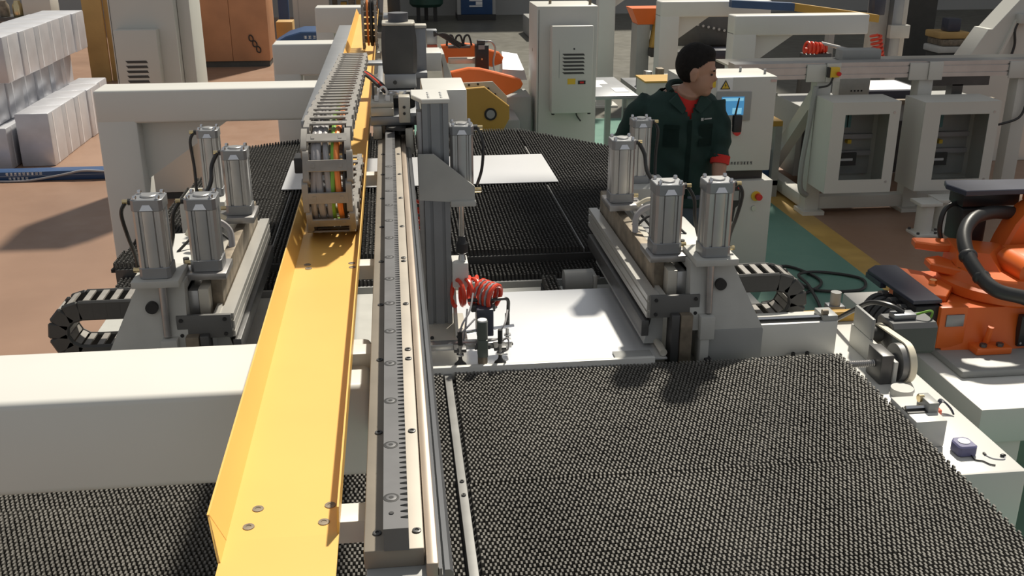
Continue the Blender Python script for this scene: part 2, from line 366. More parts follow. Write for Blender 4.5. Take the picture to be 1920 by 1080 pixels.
# rack: bar with teeth along its right flank
b = NB(); pit = 0.01257; n = int((3.35-1.02)/pit); pts = [(-0.033, 1.003), (-0.004, 1.003), (-0.004, 1.022)]
for i in range(n):
    y = 1.022 + i*pit
    pts += [(-0.0128, y+pit*0.16), (-0.0128, y+pit*0.40), (-0.004, y+pit*0.58), (-0.004, y+pit)]
pts += [(-0.033, pts[-1][1])]
rack = obj('gear_rack', prism(NB(), pts, 'z', 1.600, 1.630), RACKS, rb, smooth=0)
def disc_proto(name, r, h, m): return proto(lathe(NB(), [(r, 0), (r, h*0.8), (r*0.9, h)], (0,0,0), n=18), name, m)
def proto(b, name, m):
    me = bpy.data.meshes.new(name); b.to_mesh(me); b.free(); me.materials.append(m); me.shade_smooth(); me.set_sharp_from_angle(angle=0.6)
    class H: pass
    h = H(); h.data = me; return h
d0, d1, d2 = disc_proto('bolt_recess', 0.0098, 0.0004, BLK), disc_proto('bolt_head', 0.0066, 0.0008, RACKS), disc_proto('hex_socket', 0.0030, 0.0011, BLK)
for i in range(14):
    for dd, nm in ((d0, 'bolt_recess'), (d1, 'bolt_head'), (d2, 'hex_socket')): inst(nm, dd, (-0.0235, 1.069 + i*0.1295, 1.630), rack)
inst('dowel_hole', d2, (-0.0235, 1.035, 1.630), rack)
b1 = None
for i in range(9):
    y = 1.04 + i*0.2485
    for x, rr in ((-0.0415, 0.0055), (0.0055, 0.006)):
        if b1 is None: b1 = bolt('plate_bolt', rb, (x, y, 1.600), 0.0055, 0.002)
        else: inst('plate_bolt', b1, (x, y, 1.600), rb)
for y in (1.52, 2.0): inst('plate_bolt', b1, (0.0055, y+0.055, 1.60), rb)
for x in (-0.036, 0.003): bx('end_slot', BLK, rb, x-0.006, x+0.006, 0.9835, 0.9852, 1.545, 1.567)
bx('end_foot', RAILC, rb, -0.056, 0.046, 0.93, 1.0, 1.44, 1.49, bev=0.004)
for y in (1.14, 1.66, 2.13, 2.93, 3.8, 4.7, 5.6, 6.5): bx('tray_bracket', WHITE, rb, -0.225, -0.055, y-0.022, y+0.022, 1.535, 1.568, bev=0.002)

# ------------------------------------------------------------------ yellow cable tray
tr = thing('cable_tray', 'yellow folded steel cable tray running beside the rack', 'cable tray', (-0.165, 3.0, 1.568))
T0, T1 = 1.0, 7.6
prof = [(-0.229,1.570),(-0.090,1.570),(-0.088,1.612),(-0.0905,1.612),(-0.0925,1.5735),(-0.2265,1.5735),(-0.2435,1.612),(-0.2460,1.612)]
obj('channel', prism(NB(), prof, 'y', 1.085, T1), YEL, tr)
b = NB(); hull(b, [(-0.229,0.93,1.570),(-0.090,0.93,1.570),(-0.090,0.93,1.5735),(-0.229,0.93,1.5735)], [(-0.229,1.085,1.570),(-0.090,1.085,1.570),(-0.090,1.085,1.5735),(-0.229,1.085,1.5735)])
obj('end_tongue', b, YEL, tr)
b = NB(); hull(b, [(-0.229,1.04,1.571),(-0.2265,1.04,1.5735),(-0.2265,1.087,1.5735),(-0.229,1.087,1.571)], [(-0.230,1.04,1.5735),(-0.2275,1.041,1.576),(-0.2435,1.087,1.612),(-0.2460,1.087,1.612)])
obj('corner_cut', b, YEL, tr)
s0 = None
for (x, y) in ((-0.196,1.152),(-0.203,1.112),(-0.104,1.150),(-0.110,1.112),(-0.202,2.11),(-0.198,2.085),(-0.107,2.11),(-0.105,2.083),(-0.2,2.9),(-0.107,2.9)):
    if s0 is None: s0 = obj('tray_screw', lathe(NB(), [(0.0075,0),(0.0072,0.001),(0.0035,0.0012),(0.0030,0.0004),(0.0003,0.0004)], (x, y, 1.5735), n=14), RUST, tr)
    else: inst('tray_screw', s0, (x, y, 1.5735), tr)
# grey side shelf beyond the chain
tag(bx('side_shelf', ALUD, None, -0.33, -0.25, 3.6, 6.7, 1.571, 1.595, bev=0.002), 'grey flat strip running along the outer side of the yellow tray', 'strip')

# ------------------------------------------------------------------ cable drag chain in the tray
ch = thing('drag_chain', 'dark grey cable drag chain looping up from the yellow tray', 'cable chain', (-0.155, 2.9, 1.574))
R = 0.112; zc0 = 1.5965; zc1 = zc0 + 2*R; yc = 2.335
path = []
def seg(fn, n):
    for i in range(n): path.append(fn(i/n))
L0 = 0.66
dense = [(2.985 - 0.65*i/200, zc0) for i in range(200)]
dense += [(yc - R*math.sin(PI*i/200), zc0 + R - R*math.cos(PI*i/200)) for i in range(200)]
UP = [(yc, zc1), (2.6, 1.812), (3.2, 1.778), (3.7, 1.752), (4.2, 1.733)]
for p in spline([(0, a, c) for a, c in UP], 80): dense.append((p.y, p.z))
pit = 0.064; acc = 0; last = dense[0]; nodes = [dense[0]]
for q in dense[1:]:
    acc += math.hypot(q[0]-last[0], q[1]-last[1]); last = q
    if acc >= pit: nodes.append(q); acc = 0
def link_mesh():
    b = NB(); hh = 0.019; ll = 0.039; pts = []
    for k in range(7): a = -PI/2 + PI*k/6; pts.append((ll-0.012 + 0.012*math.cos(a), hh*math.sin(a)))
    for k in range(7): a = PI/2 + PI*k/6; pts.append((-ll+0.012 + 0.012*math.cos(a), hh*math.sin(a)))
    prism(b, pts, 'x', -0.0065, 0.0065); cyl(b, (0.0065, -0.031, 0), (0.009, -0.031, 0), 0.007, n=10)
    return b
def bar_mesh():
    b = NB(); box(b, -0.045, 0.045, -0.013, 0.013, -0.0025, 0.0025, bev=0.001, seg=1); 
    for x in (-0.03, 0.03): box(b, x-0.004, x+0.004, -0.005, 0.005, 0.002, 0.0035)
    return b
lp = proto(link_mesh(), 'chain_side_link', CHAIN); bp_ = proto(bar_mesh(), 'chain_crossbar', CHAIN)
for i in range(len(nodes)-1):
    (y0, z0), (y1, z1) = nodes[i], nodes[i+1]; cy_, cz = (y0+y1)/2, (z0+z1)/2; a = math.atan2(z1-z0, y1-y0)
    ny, nz = math.sin(a), -math.cos(a)      # outward side of the loop is on the right of travel
    for k, x in enumerate((-0.203, -0.107)): inst('side_link', lp, (x + (0.002 if i % 2 else -0.002), cy_, cz), ch, (a, 0, 0))
    for s in (1, -1): inst('crossbar', bp_, (-0.155, cy_ - s*ny*0.017, cz - s*nz*0.017), ch, (a, 0, 0))
cabs = [(-0.186, GREYC, .0075), (-0.172, GREYC, .0085), (-0.157, GREYC, .007), (-0.144, GRC, .006), (-0.131, ORC, .0075), (-0.120, RUBBER, .005)]
for x, m, r in cabs:
    pts = [(x + 0.004*math.sin(i*0.9+x*300), nodes[i][0], nodes[i][1]-0.006*(1 if i < 10 else -0.5)) for i in range(0, len(nodes), 2)]
    tb('cable', m, ch, pts, r, 8, 3)
bx('end_bracket', BLK, ch, -0.290, -0.212, 2.86, 2.93, 1.59, 1.635, bev=0.003)
bx('moving_bracket', ALUD, ch, -0.20, -0.04, 4.17, 4.25, 1.70, 1.712, bev=0.002)
bx('bracket_arm', ALUD, ch, -0.06, -0.04, 3.55, 4.25, 1.69, 1.702, bev=0.002)

# ------------------------------------------------------------------ air cylinders
def barrel_pts(cx, cyy, h):
    one = [(-h+0.18*h, h), (-0.62*h, h), (-0.57*h, 0.84*h), (-0.42*h, 0.84*h), (-0.36*h, 0.95*h), (-0.2*h, 0.98*h), (0.2*h, 0.98*h), (0.36*h, 0.95*h), (0.42*h, 0.84*h), (0.57*h, 0.84*h), (0.62*h, h), (h-0.18*h, h)]
    out = []
    for k in range(4):
        a = -k*PI/2; c, s = round(math.cos(a)), round(math.sin(a))
        out += [(cx + x*c - y*s, cyy + x*s + y*c) for x, y in one]
    return out[::-1]
def air_cylinder(parent, cx, cyy, z0, z1, h, fit=1, hoses=()):
    ca = h*0.78
    A = obj('air_cylinder', prism(NB(), barrel_pts(cx, cyy, h*0.94), 'z', z0+ca, z1-ca), ALU, parent)
    for (a, c, nm) in ((z0, z0+ca, 'lower_cap'), (z1-ca, z1, 'upper_cap')):
        k = 0.22*h; H = h
        o = [(cx-H+k, cyy-H), (cx+H-k, cyy-H), (cx+H, cyy-H+k), (cx+H, cyy+H-k), (cx+H-k, cyy+H), (cx-H+k, cyy+H), (cx-H, cyy+H-k), (cx-H, cyy-H+k)]
        obj(nm, prism(NB(), o, 'z', a, c, bev=0.002), ALUD, A)
    # machined pocket on the front of the upper cap
    b = NB(); zz = z1-ca*0.62; yf = cyy-h
    hull(b, [(cx-0.42*h, yf-0.0005, zz-0.2*h), (cx+0.42*h, yf-0.0005, zz-0.2*h), (cx+0.42*h, yf+0.004, zz-0.2*h), (cx-0.42*h, yf+0.004, zz-0.2*h)],
         [(cx-0.22*h, yf+0.001, zz+0.16*h), (cx+0.22*h, yf+0.001, zz+0.16*h), (cx+0.22*h, yf+0.004, zz+0.16*h), (cx-0.22*h, yf+0.004, zz+0.16*h)])
    for v in b.verts: v.co.y -= 0.004 if v.co.z < zz else 0.002
    obj('pocket', b, CHROME, A)
    obj('boss', lathe(NB(), [(0.52*h, 0), (0.52*h, 0.004), (0.46*h, 0.006)], (cx, cyy, z1), n=24), ALU, A)
    for sx in (-1, 1):
        for sy in (-1, 1): obj('cap_screw', lathe(NB(), [(0.15*h, 0), (0.15*h, 0.008), (0.11*h, 0.011)], (cx+sx*0.72*h, cyy+sy*0.72*h, z1), n=10), CHROME, A)
    fx = cx + fit*h
    cy('fitting', BRASS, A, (fx, cyy-0.1*h, z1-0.3*h), (fx+fit*0.030, cyy-0.1*h, z1-0.3*h), 0.007, n=10)
    cy('fitting', BLK, A, (fx, cyy-0.1*h, z1-0.32*h), (fx+fit*0.014, cyy-0.1*h, z1-0.32*h), 0.010, n=10)
    cy('fitting', BRASS, A, (fx, cyy-0.1*h, z0+0.4*h), (fx+fit*0.024, cyy-0.1*h, z0+0.4*h), 0.008, n=10)
    for pts, r in hoses: tb('air_hose', RUBBER, A, pts, r, 8, 6)
    return A

# ------------------------------------------------------------------ carriage with servo motor
ca = thing('rail_carriage', 'grey carriage with a black servo motor riding on the rack rail', 'carriage', (0, 3.4, 1.6))
bx('carriage_plate', ALUD, ca, -0.078, 0.083, 3.25, 3.62, 1.642, 1.672, bev=0.003)
bx('carriage_block', CREAM, ca, -0.077, -0.004, 3.252, 3.42, 1.672, 1.698, bev=0.003)
bx('carriage_block', CREAM, ca, -0.077, -0.004, 3.262, 3.42, 1.698, 1.714, bev=0.003)
bx('runner', CREAM, ca, -0.072, -0.044, 3.24, 3.34, 1.601, 1.642, bev=0.003)
bx('runner', CREAM, ca, 0.03, 0.055, 3.20, 3.40, 1.56, 1.642, bev=0.003)
cy('pinion', DSTEEL, ca, (0.012, 3.32, 1.602), (0.012, 3.32, 1.642), 0.0235, n=24)
obj('reducer_cover', prism(NB(), [(-0.03,3.22),(0.02,3.20),(0.06,3.22),(0.06,3.26),(-0.03,3.26)], 'z', 1.634, 1.642), DGREY, ca)
bx('tension_block', CREAM, ca, 0.012, 0.048, 3.20, 3.252, 1.66, 1.742, bev=0.003)
for z in (1.69, 1.71): cy('bolt', BLK, ca, (0.029, 3.196, z), (0.029, 3.201, z), 0.0045, n=10)
bx('gearbox', BLK, ca, -0.024, 0.068, 3.40, 3.50, 1.672, 1.736, bev=0.004)
bx('gearbox_plate', CHROME, ca, -0.020, 0.058, 3.392, 3.40, 1.704, 1.732, bev=0.002)
bx('gearbox_plate', ALUD, ca, -0.030, 0.074, 3.392, 3.505, 1.736, 1.784, bev=0.004)
cy('sight_plug', DGREY, ca, (0.004, 3.388, 1.757), (0.004, 3.393, 1.757), 0.0065, n=12)
b = NB()
def rsq(h, z, k, cx=0.022, cyy=3.45): return [(cx+x*h, cyy+y*h, z) for x, y in ((-1+k,-1),(1-k,-1),(1,-1+k),(1,1-k),(1-k,1),(-1+k,1),(-1,1-k),(-1,-1+k))]
prev = None
for h, z in ((0.0540,1.784),(0.0565,1.80),(0.0580,1.855),(0.0570,1.90),(0.0525,1.938)):
    ring = [b.verts.new(p) for p in rsq(h, z, 0.22)]
    if prev is None: b.faces.new(ring[::-1])
    else:
        for i in range(8): b.faces.new((prev[i], prev[(i+1) % 8], ring[(i+1) % 8], ring[i]))
    prev = ring
b.faces.new(prev)
obj('servo_motor', b, DGREY, ca)
obj('motor_flange', prism(NB(), [(p[0], p[1]) for p in rsq(0.0535, 0, 0.2)], 'z', 1.938, 1.947, bev=0.002), CREAM, ca)
cy('encoder_cap', mat('slate_plastic', (0.08, 0.085, 0.10), 0.5), ca, (0.022, 3.45, 1.947), (0.022, 3.45, 1.975), 0.033, n=24)
for x, m in ((-0.06, RUBBER), (-0.05, REDH), (-0.042, RUBBER)):
    tb('motor_cable', m, ca, [(x-0.09, 3.75, 1.74), (x-0.06, 3.6, 1.765), (x-0.02, 3.5, 1.755), (x+0.03, 3.42, 1.72)], 0.005, 8, 6)
tb('cable_tie', PAPER, ca, [(-0.055, 3.30, 1.714), (-0.050, 3.29, 1.745), (-0.035, 3.29, 1.760), (-0.024, 3.29, 1.745), (-0.030, 3.30, 1.714)], 0.004, 6, 5)
for x in (-0.058, -0.022): bx('plug', PAPER, ca, x-0.007, x+0.007, 3.285, 3.30, 1.714, 1.732, bev=0.002)
cy('post', DSTEEL, ca, (-0.068, 3.34, 1.70), (-0.068, 3.34, 1.765), 0.004, n=8)

# ------------------------------------------------------------------ vertical lifting column with gripper
gc = thing('gripper_column', 'grey aluminium lifting column carrying the suction gripper over the bright sheet', 'lifting column', (0.124, 3.2, 0.93))
h = 0.041; cx, cyy = 0.124, 3.20
pf = [(cx-h, cyy-h), (cx-0.024, cyy-h), (cx-0.024, cyy-h+0.010), (cx-0.014, cyy-h+0.010), (cx-0.014, cyy-h), (cx+0.014, cyy-h), (cx+0.014, cyy-h+0.010), (cx+0.024, cyy-h+0.010), (cx+0.024, cyy-h), (cx+h, cyy-h), (cx+h, cyy+h), (cx-h, cyy+h)]
obj('column_profile', prism(NB(), pf, 'z', 0.985, 1.727), ALUD, gc)
obj('top_plate', prism(NB(), [(0.052,3.245),(0.083,3.155),(0.170,3.155),(0.170,3.34),(0.052,3.34)], 'z', 1.727, 1.741, bev=0.002), WHITE, gc)
for x in (0.105, 0.145):
    for y in (3.18, 3.21, 3.24, 3.27): bolt('plate_bolt', gc, (x, y, 1.741), 0.004, 0.002, m=ALUD)
bx('valve_box', WHITE, gc, 0.092, 0.237, 3.345, 3.60, 1.600, 1.737, bev=0.004)
obj('shelf_bracket', prism(NB(), [(0.066,1.428),(0.242,1.414),(0.242,1.468),(0.115,1.575),(0.066,1.575)], 'y', 3.118, 3.128), CASTG, gc)
bx('bracket_lip', CASTG, gc, 0.165, 0.244, 3.105, 3.25, 1.406, 1.424, bev=0.002)
bx('guide_rail', STEEL, gc, 0.066, 0.083, 3.17, 3.22, 1.0, 1.70, bev=0.002)
air_cylinder(gc, 0.206, 3.19, 1.424, 1.655, 0.038, 1, [([(0.258,3.18,1.643),(0.272,3.15,1.60),(0.268,3.15,1.52),(0.255,3.18,1.46)], 0.005)])
cy('piston_rod', CHROME, gc, (0.200, 3.16, 1.285), (0.200, 3.16, 1.41), 0.010, n=14)
obj('rod_joint', lathe(NB(), [(0.012,0),(0.020,0.006),(0.020,0.036),(0.014,0.044),(0.012,0.060),(0.008,0.062)], (0.200,3.16,1.232), n=18), BLK, gc)
cy('joint_nut', ALU, gc, (0.200,3.16,1.21), (0.200,3.16,1.233), 0.014, 0.009, n=12)
bx('rod_block', WHITE, gc, 0.166, 0.218, 3.125, 3.21, 1.125, 1.210, bev=0.003)
bx('base_plate', CREAM, gc, 0.070, 0.205, 3.02, 3.25, 0.972, 0.985, bev=0.002)
for x in (0.09, 0.175): bolt('base_bolt', gc, (x, 3.035, 0.985), 0.006, 0.007, m=BLK)
obj('gusset', prism(NB(), [(3.16,1.11),(3.03,0.985),(3.16,0.985)], 'x', 0.167, 0.177), CREAM, gc)
bx('gripper_bar', ALU, gc, 0.068, 0.345, 2.985, 3.02, 0.962, 0.985, bev=0.003)
bx('bar_end', CREAM, gc, 0.060, 0.082, 2.955, 2.99, 0.945, 0.957, bev=0.001)
def cup(x, y, z):
    c = obj('suction_cup', lathe(NB(), [(0.020,0),(0.018,0.004),(0.009,0.012),(0.006,0.020),(0.006,0.034)], (x, y, 0.930), n=18), RUBBER, gc)
    cy('cup_stem', ALU, c, (x, y, 0.962), (x, y, 1.00), 0.006, n=12)
    cy('stem_nut', ALU, c, (x, y, 0.962), (x, y, 0.967), 0.013, n=6)
    cy('elbow', RUBBER, c, (x, y, 0.999), (x, y, z), 0.008, n=10)
    return c
c1 = cup(0.175, 2.945, 1.045); c2 = cup(0.303, 2.945, 1.045); c3 = cup(0.342, 3.09, 1.04)
for x in (0.175, 0.303): bx('cup_arm', DSTEEL, gc, x-0.020, x+0.020, 2.94, 2.99, 0.973, 0.985, bev=0.002)
SENS = mat('sensor_grey_green', (0.10, 0.12, 0.105), 0.5)
s = cy('sensor', SENS, gc, (0.247, 2.95, 1.015), (0.247, 2.95, 1.075), 0.017, n=18)
cy('sensor_cap', PAPER, s, (0.247, 2.95, 1.075), (0.247, 2.95, 1.080), 0.015, n=18)
bx('sensor_block', SENS, gc, 0.231, 0.263, 2.932, 2.97, 0.955, 1.015, bev=0.003)
cy('sensor_tip', RUST, gc, (0.247, 2.95, 0.932), (0.247, 2.95, 0.957), 0.016, n=14)
cy('clamp_knob', DSTEEL, gc, (0.222, 2.955, 0.985), (0.231, 2.955, 0.985), 0.010, n=10); cy('clamp_knob', DSTEEL, gc, (0.263, 2.955, 0.985), (0.272, 2.955, 0.985), 0.010, n=10)
bx('valve_block', NAVY, gc, 0.235, 0.290, 3.02, 3.09, 0.99, 1.085, bev=0.004)
bx('valve_block', DSTEEL, gc, 0.22, 0.30, 3.06, 3.13, 1.06, 1.085, bev=0.004)
cy('cross_rod', CHROME, gc, (0.20, 3.03, 1.005), (0.36, 3.06, 1.008), 0.006, n=10)
for pts in ([(0.21,3.07,1.10),(0.30,3.07,1.10),(0.34,3.08,1.095),(0.345,3.09,1.06),(0.342,3.09,1.03)],): tb('air_hose', RUBBER, gc, pts, 0.006, 8, 6)
for pts in ([(0.175,2.945,1.04),(0.185,2.95,1.07),(0.21,2.98,1.10),(0.225,3.03,1.14)], [(0.175,2.945,1.035),(0.20,2.955,1.055),(0.225,2.98,1.07)], [(0.303,2.945,1.04),(0.32,2.96,1.06),(0.335,3.02,1.08)], [(0.19,3.0,0.99),(0.195,2.98,1.04),(0.205,3.02,1.09)], [(0.303,2.945,1.0),(0.325,2.93,1.02),(0.328,2.94,0.98),(0.31,2.95,0.965)]): tb('air_tube', GREYC, gc, pts, 0.0032, 7, 6)
def coil(parent, c, ax, r, turns, length, rt, m, ph=0, lean=0.0):
    ax = Vector(ax).normalized(); a, d = frame_of(ax); n = turns*14; pts = []
    for i in range(n+1):
        t = i/n; an = ph + 2*PI*turns*t
        pts.append(Vector(c) + ax*(length*(t-0.5)) + a*math.cos(an)*r + d*math.sin(an)*r*1.0)
    return tb('coiled_hose', m, parent, pts, rt, 8, 1)
coil(gc, (0.208, 3.12, 1.110), (1, 0.25, -0.05), 0.043, 3, 0.085, 0.0070, REDH, 1.0)
coil(gc, (0.240, 3.14, 1.112), (1, -0.2, 0.1), 0.041, 2, 0.05, 0.0068, REDH, 2.2)
coil(gc, (0.275, 3.10, 1.105), (0.75, -0.65, -0.1), 0.043, 4, 0.075, 0.0072, REDH, 0.4)
coil(gc, (0.275, 3.10, 1.105), (0.75, -0.65, -0.1), 0.044, 3, 0.06, 0.0045, GREYC, 2.0)
coil(gc, (0.055, 3.27, 1.165), (0.2, 0.2, 1), 0.028, 4, 0.085, 0.0075, REDH, 0.0)
coil(gc, (0.062, 3.27, 1.33), (0.1, 0.1, 1), 0.018, 3, 0.10, 0.006, REDH, 0.7)

# ------------------------------------------------------------------ clamp units (right one, and its mirror image on the left)
def clamp_unit(label):
    u = thing('clamp_unit', label, 'clamp unit', (1.05, 3.4, 0.84), 'clamp units on both sides of the sheet')
    # front casting
    b = NB(); box(b, 0.992, 1.178, 2.965, 3.20, 0.84, 1.0, bev=0.004)
    obj('foot_block', b, GREYP, u)
    b = NB(); hull(b, [(0.930,2.972,1.0),(1.176,2.967,1.0),(1.176,3.20,1.0),(0.930,3.20,1.0)], [(0.930,3.010,1.222),(1.068,3.010,1.222),(1.068,3.16,1.222),(0.930,3.16,1.222)])
    obj('casting', b, CASTG, u)
    cy('bore', BLK, u, (1.030, 2.985, 1.150), (1.030, 3.03, 1.150), 0.019, n=20)
    bx('seat_plate', CASTG, u, 0.936, 1.076, 2.965, 3.13, 1.222, 1.244, bev=0.002)
    cy('guide_rod', STEEL, u, (0.990, 2.975, 1.06), (0.990, 2.985, 1.222), 0.012, n=14)
    bx('rod_clamp', CASTG, u, 0.958, 1.006, 2.945, 2.985, 0.975, 1.055, bev=0.003)
    air_cylinder(u, 1.007, 3.030, 1.244, 1.492, 0.046, 1, [([(1.075,3.025,1.475),(1.092,3.03,1.44),(1.09,3.06,1.36),(1.085,3.10,1.28),(1.09,3.12,1.22)], 0.006)])
    # dark jaws and rusty slides
    bx('jaw', RUST, u, 0.895, 0.935, 2.955, 3.02, 0.84, 1.06, bev=0.003); bx('jaw', DSTEEL, u, 0.865, 0.893, 2.96, 3.02, 0.84, 1.06, bev=0.003)
    bx('jaw', CASTG, u, 0.962, 0.992, 2.95, 3.01, 0.84, 0.975, bev=0.003); bx('pusher', BLK, u, 0.978, 1.0, 2.935, 2.965, 0.855, 0.91, bev=0.002)
    # beam block with two plates
    bx('slide_plate', ALU, u, 0.899, 0.930, 3.045, 3.93, 1.045, 1.180, bev=0.002)
    bx('slide_plate', CREAM, u, 0.866, 0.898, 3.040, 3.95, 1.045, 1.186, bev=0.002)
    bx('side_plate', RUST, u, 0.832, 0.865, 3.09, 4.0, 1.085, 1.200, bev=0.002)
    bx('dark_spacer', BLK, u, 0.930, 0.948, 3.05, 3.85, 1.05, 1.19)
    bx('seat_plate', STEEL, u, 0.812, 0.945, 3.07, 3.215, 1.205, 1.226, bev=0.002)
    air_cylinder(u, 0.874, 3.135, 1.226, 1.462, 0.048, 1, [([(0.94,3.13,1.445),(0.965,3.13,1.40),(0.975,3.14,1.33),(1.0,3.17,1.26)], 0.006)])
    bx('seat_plate', STEEL, u, 0.795, 0.925, 3.64, 3.80, 1.215, 1.238, bev=0.002)
    air_cylinder(u, 0.850, 3.715, 1.238, 1.480, 0.046, 1, [([(0.912,3.71,1.465),(0.935,3.70,1.42),(0.94,3.66,1.36),(0.985,3.60,1.29)], 0.0075)])
    bx('rear_casting', CASTG, u, 0.93, 1.10, 3.86, 4.085, 0.935, 1.24, bev=0.004)
    bx('rear_foot', CASTG, u, 0.95, 1.16, 3.62, 3.845, 0.84, 1.0, bev=0.004)
    bx('bridge', CASTG, u, 0.955, 1.06, 3.20, 3.87, 1.0, 1.12, bev=0.004)
    air_cylinder(u, 0.985, 3.98, 1.24, 1.500, 0.040, 1, [([(1.04,3.975,1.485),(1.055,3.97,1.45),(1.05,3.97,1.35),(1.05,3.96,1.25)], 0.006)])
    # aluminium extrusion facing the sheet
    pf = [(0.790,1.040),(0.852,1.040),(0.852,1.118),(0.836,1.118),(0.836,1.110),(0.826,1.110),(0.826,1.118),(0.790,1.118),(0.790,1.100),(0.797,1.100),(0.797,1.092),(0.790,1.092),(0.790,1.066),(0.797,1.066),(0.797,1.058),(0.790,1.058)]
    obj('extrusion', prism(NB(), pf, 'y', 3.0, 4.03), mat('bright_extrusion', (0.60, 0.59, 0.56), 0.3, 0.45), u)
    e = bx('end_plate', mat('grey_end_plate', (0.13, 0.13, 0.125), 0.5), u, 0.797, 0.962, 2.985, 2.999, 1.044, 1.120, bev=0.001)
    for x in (0.816, 0.948):
        for z in (1.057, 1.106): cy('screw', BLK, e, (x, 2.980, z), (x, 2.986, z), 0.006, n=10)
    bx('press_strip', DSTEEL, u, 0.775, 0.80, 3.0, 3.95, 0.975, 1.03, bev=0.002)
    obj('press_wedge', prism(NB(), [(0.79,0.94),(0.852,0.94),(0.852,1.04),(0.815,1.04)], 'y', 3.02, 3.85), GREYP, u)
    bx('corner_plate', GREYP, u, 0.675, 0.80, 2.921, 2.975, 0.9312, 0.937, bev=0.001)
    cy('press_roller', CREAM, u, (0.835, 2.93, 0.944), (0.835, 3.5, 0.944), 0.012, n=12)
    # thick hoses arching between the cylinders
    tb('thick_hose', GREYC, u, [(0.845,3.42,1.19),(0.85,3.44,1.25),(0.885,3.44,1.285),(0.93,3.42,1.29),(0.97,3.40,1.25)], 0.011, 8, 6)
    tb('thick_hose', BELT, u, [(0.88,3.56,1.26),(0.92,3.55,1.285),(0.97,3.52,1.28),(1.01,3.5,1.22)], 0.008, 8, 6)
    tb('thin_hose', RUBBER, u, [(0.855,3.44,1.22),(0.90,3.45,1.25),(0.96,3.44,1.245),(1.02,3.38,1.20)], 0.005, 8, 6)
    bx('white_cover', WHITE, u, 0.955, 1.075, 3.20, 3.60, 1.12, 1.20, bev=0.006)
    for y in (3.24, 3.45): cy('connector', BLK, u, (0.965, y, 1.20), (0.965, y, 1.225), 0.010, n=10)
    return u
clamp_unit('grey clamp unit with four air cylinders beside the belt drive')
MIR = 0.133
clamp_unit('grey clamp unit with four air cylinders beside the white gantry leg')
MIR = None
# black drag chains on the outer sides of the clamp units
def side_chain(label, gy=3.16):
    c = thing('black_drag_chain', label, 'cable chain', (1.3, gy, 0.84), 'black drag chains beside the clamp units')
    lo, hi, r = 0.905, 1.062, 0.0785; x0 = 1.10; xr = 1.318
    D = [(x0 + (xr-x0)*i/60, hi) for i in range(60)] + [(xr + r*math.sin(PI*i/60), (lo+hi)/2 + r*math.cos(PI*i/60)) for i in range(60)] + [(xr - 0.14*i/30, lo) for i in range(31)]
    acc = 0; last = D[0]; nd = [D[0]]
    for q in D[1:]:
        acc += math.hypot(q[0]-last[0], q[1]-last[1]); last = q
        if acc >= 0.042: nd.append(q); acc = 0
    sl = None
    for i in range(len(nd)-1):
        (xa, za), (xb, zb) = nd[i], nd[i+1]; a = math.atan2(zb-za, xb-xa); mx, mz = (xa+xb)/2, (za+zb)/2
        ca_, sa_ = math.cos(a), math.sin(a)
        for yy in (gy-0.055, gy+0.055):
            b = NB(); box(b, -0.028, 0.028, yy-0.008, yy+0.008, -0.034, 0.034, bev=0.006, seg=1)
            for v in b.verts: v.co = Vector((mx + v.co.x*ca_ - v.co.z*sa_, v.co.y, mz + v.co.x*sa_ + v.co.z*ca_))
            obj('side_link', b, DGREY, c)
        for s in (1, -1):
            b = NB(); box(b, -0.010, 0.010, gy-0.048, gy+0.048, s*0.030-0.003, s*0.030+0.003)
            for v in b.verts: v.co = Vector((mx + v.co.x*ca_ - v.co.z*sa_, v.co.y, mz + v.co.x*sa_ + v.co.z*ca_))
            obj('crossbar', b, CHAIN, c)
    return c
side_chain('short black drag chain behind the white slide beam', 3.275)
MIR = 0.133
side_chain('short black drag chain hanging over the brown floor', 3.275)
MIR = None

# ------------------------------------------------------------------ slide beam and belt drive on the right wing
sb = thing('slide_beam', 'white slide beam with a thin rod on top beside the right clamp unit', 'slide beam', (1.34, 3.1, 0.845))
bx('beam', WHITE, sb, 1.184, 1.478, 3.055, 3.16, 0.85, 0.972, bev=0.004)
bx('slot_cover', DSTEEL, sb, 1.19, 1.44, 3.07, 3.09, 0.972, 0.977)
cy('rod', CHROME, sb, (1.19, 3.08, 0.984), (1.43, 3.08, 0.984), 0.006, n=10)
bx('end_block', GREYP, sb, 1.425, 1.478, 3.06, 3.14, 0.972, 0.992, bev=0.003)
cy('red_cap', RUST, sb, (1.425, 3.075, 1.0), (1.445, 3.075, 1.0), 0.010, n=12)
fp = bx('floor_plate', CREAM, sb, 1.30, 1.40, 2.985, 3.05, 0.841, 0.861, bev=0.002)
for (x, y) in ((1.32, 3.035), (1.37, 3.035), (1.345, 3.0)): bolt('bolt', fp, (x, y, 0.861), 0.007, 0.012, m=BLK)
yb = bx('yellow_rail', YELD, None, 1.30, 1.68, 3.33, 3.36, 0.851, 0.89, bev=0.003); tag(yb, 'short ochre steel bar lying across the white bed behind the slide beam', 'bar')
fr = thing('air_regulator', 'small grey air regulator standing behind the slide beam', 'regulator', (1.632, 3.42, 0.85))
bx('body', ALUD, fr, 1.600, 1.664, 3.395, 3.445, 0.85, 0.885, bev=0.004)
cy('knob', GREYP, fr, (1.632, 3.42, 0.885), (1.632, 3.42, 0.935), 0.020, n=18)
for x in (1.595, 1.655): cy('port', BLK, fr, (x, 3.41, 0.868), (x+0.015, 3.41, 0.868), 0.010, n=10)
bd = thing('belt_drive', 'grey motor driving a ball screw through a cream toothed belt', 'belt drive', (1.6, 2.95, 0.85))
bx('motor_plate', CASTG, bd, 1.562, 1.576, 2.80, 3.13, 0.851, 0.93, bev=0.003)
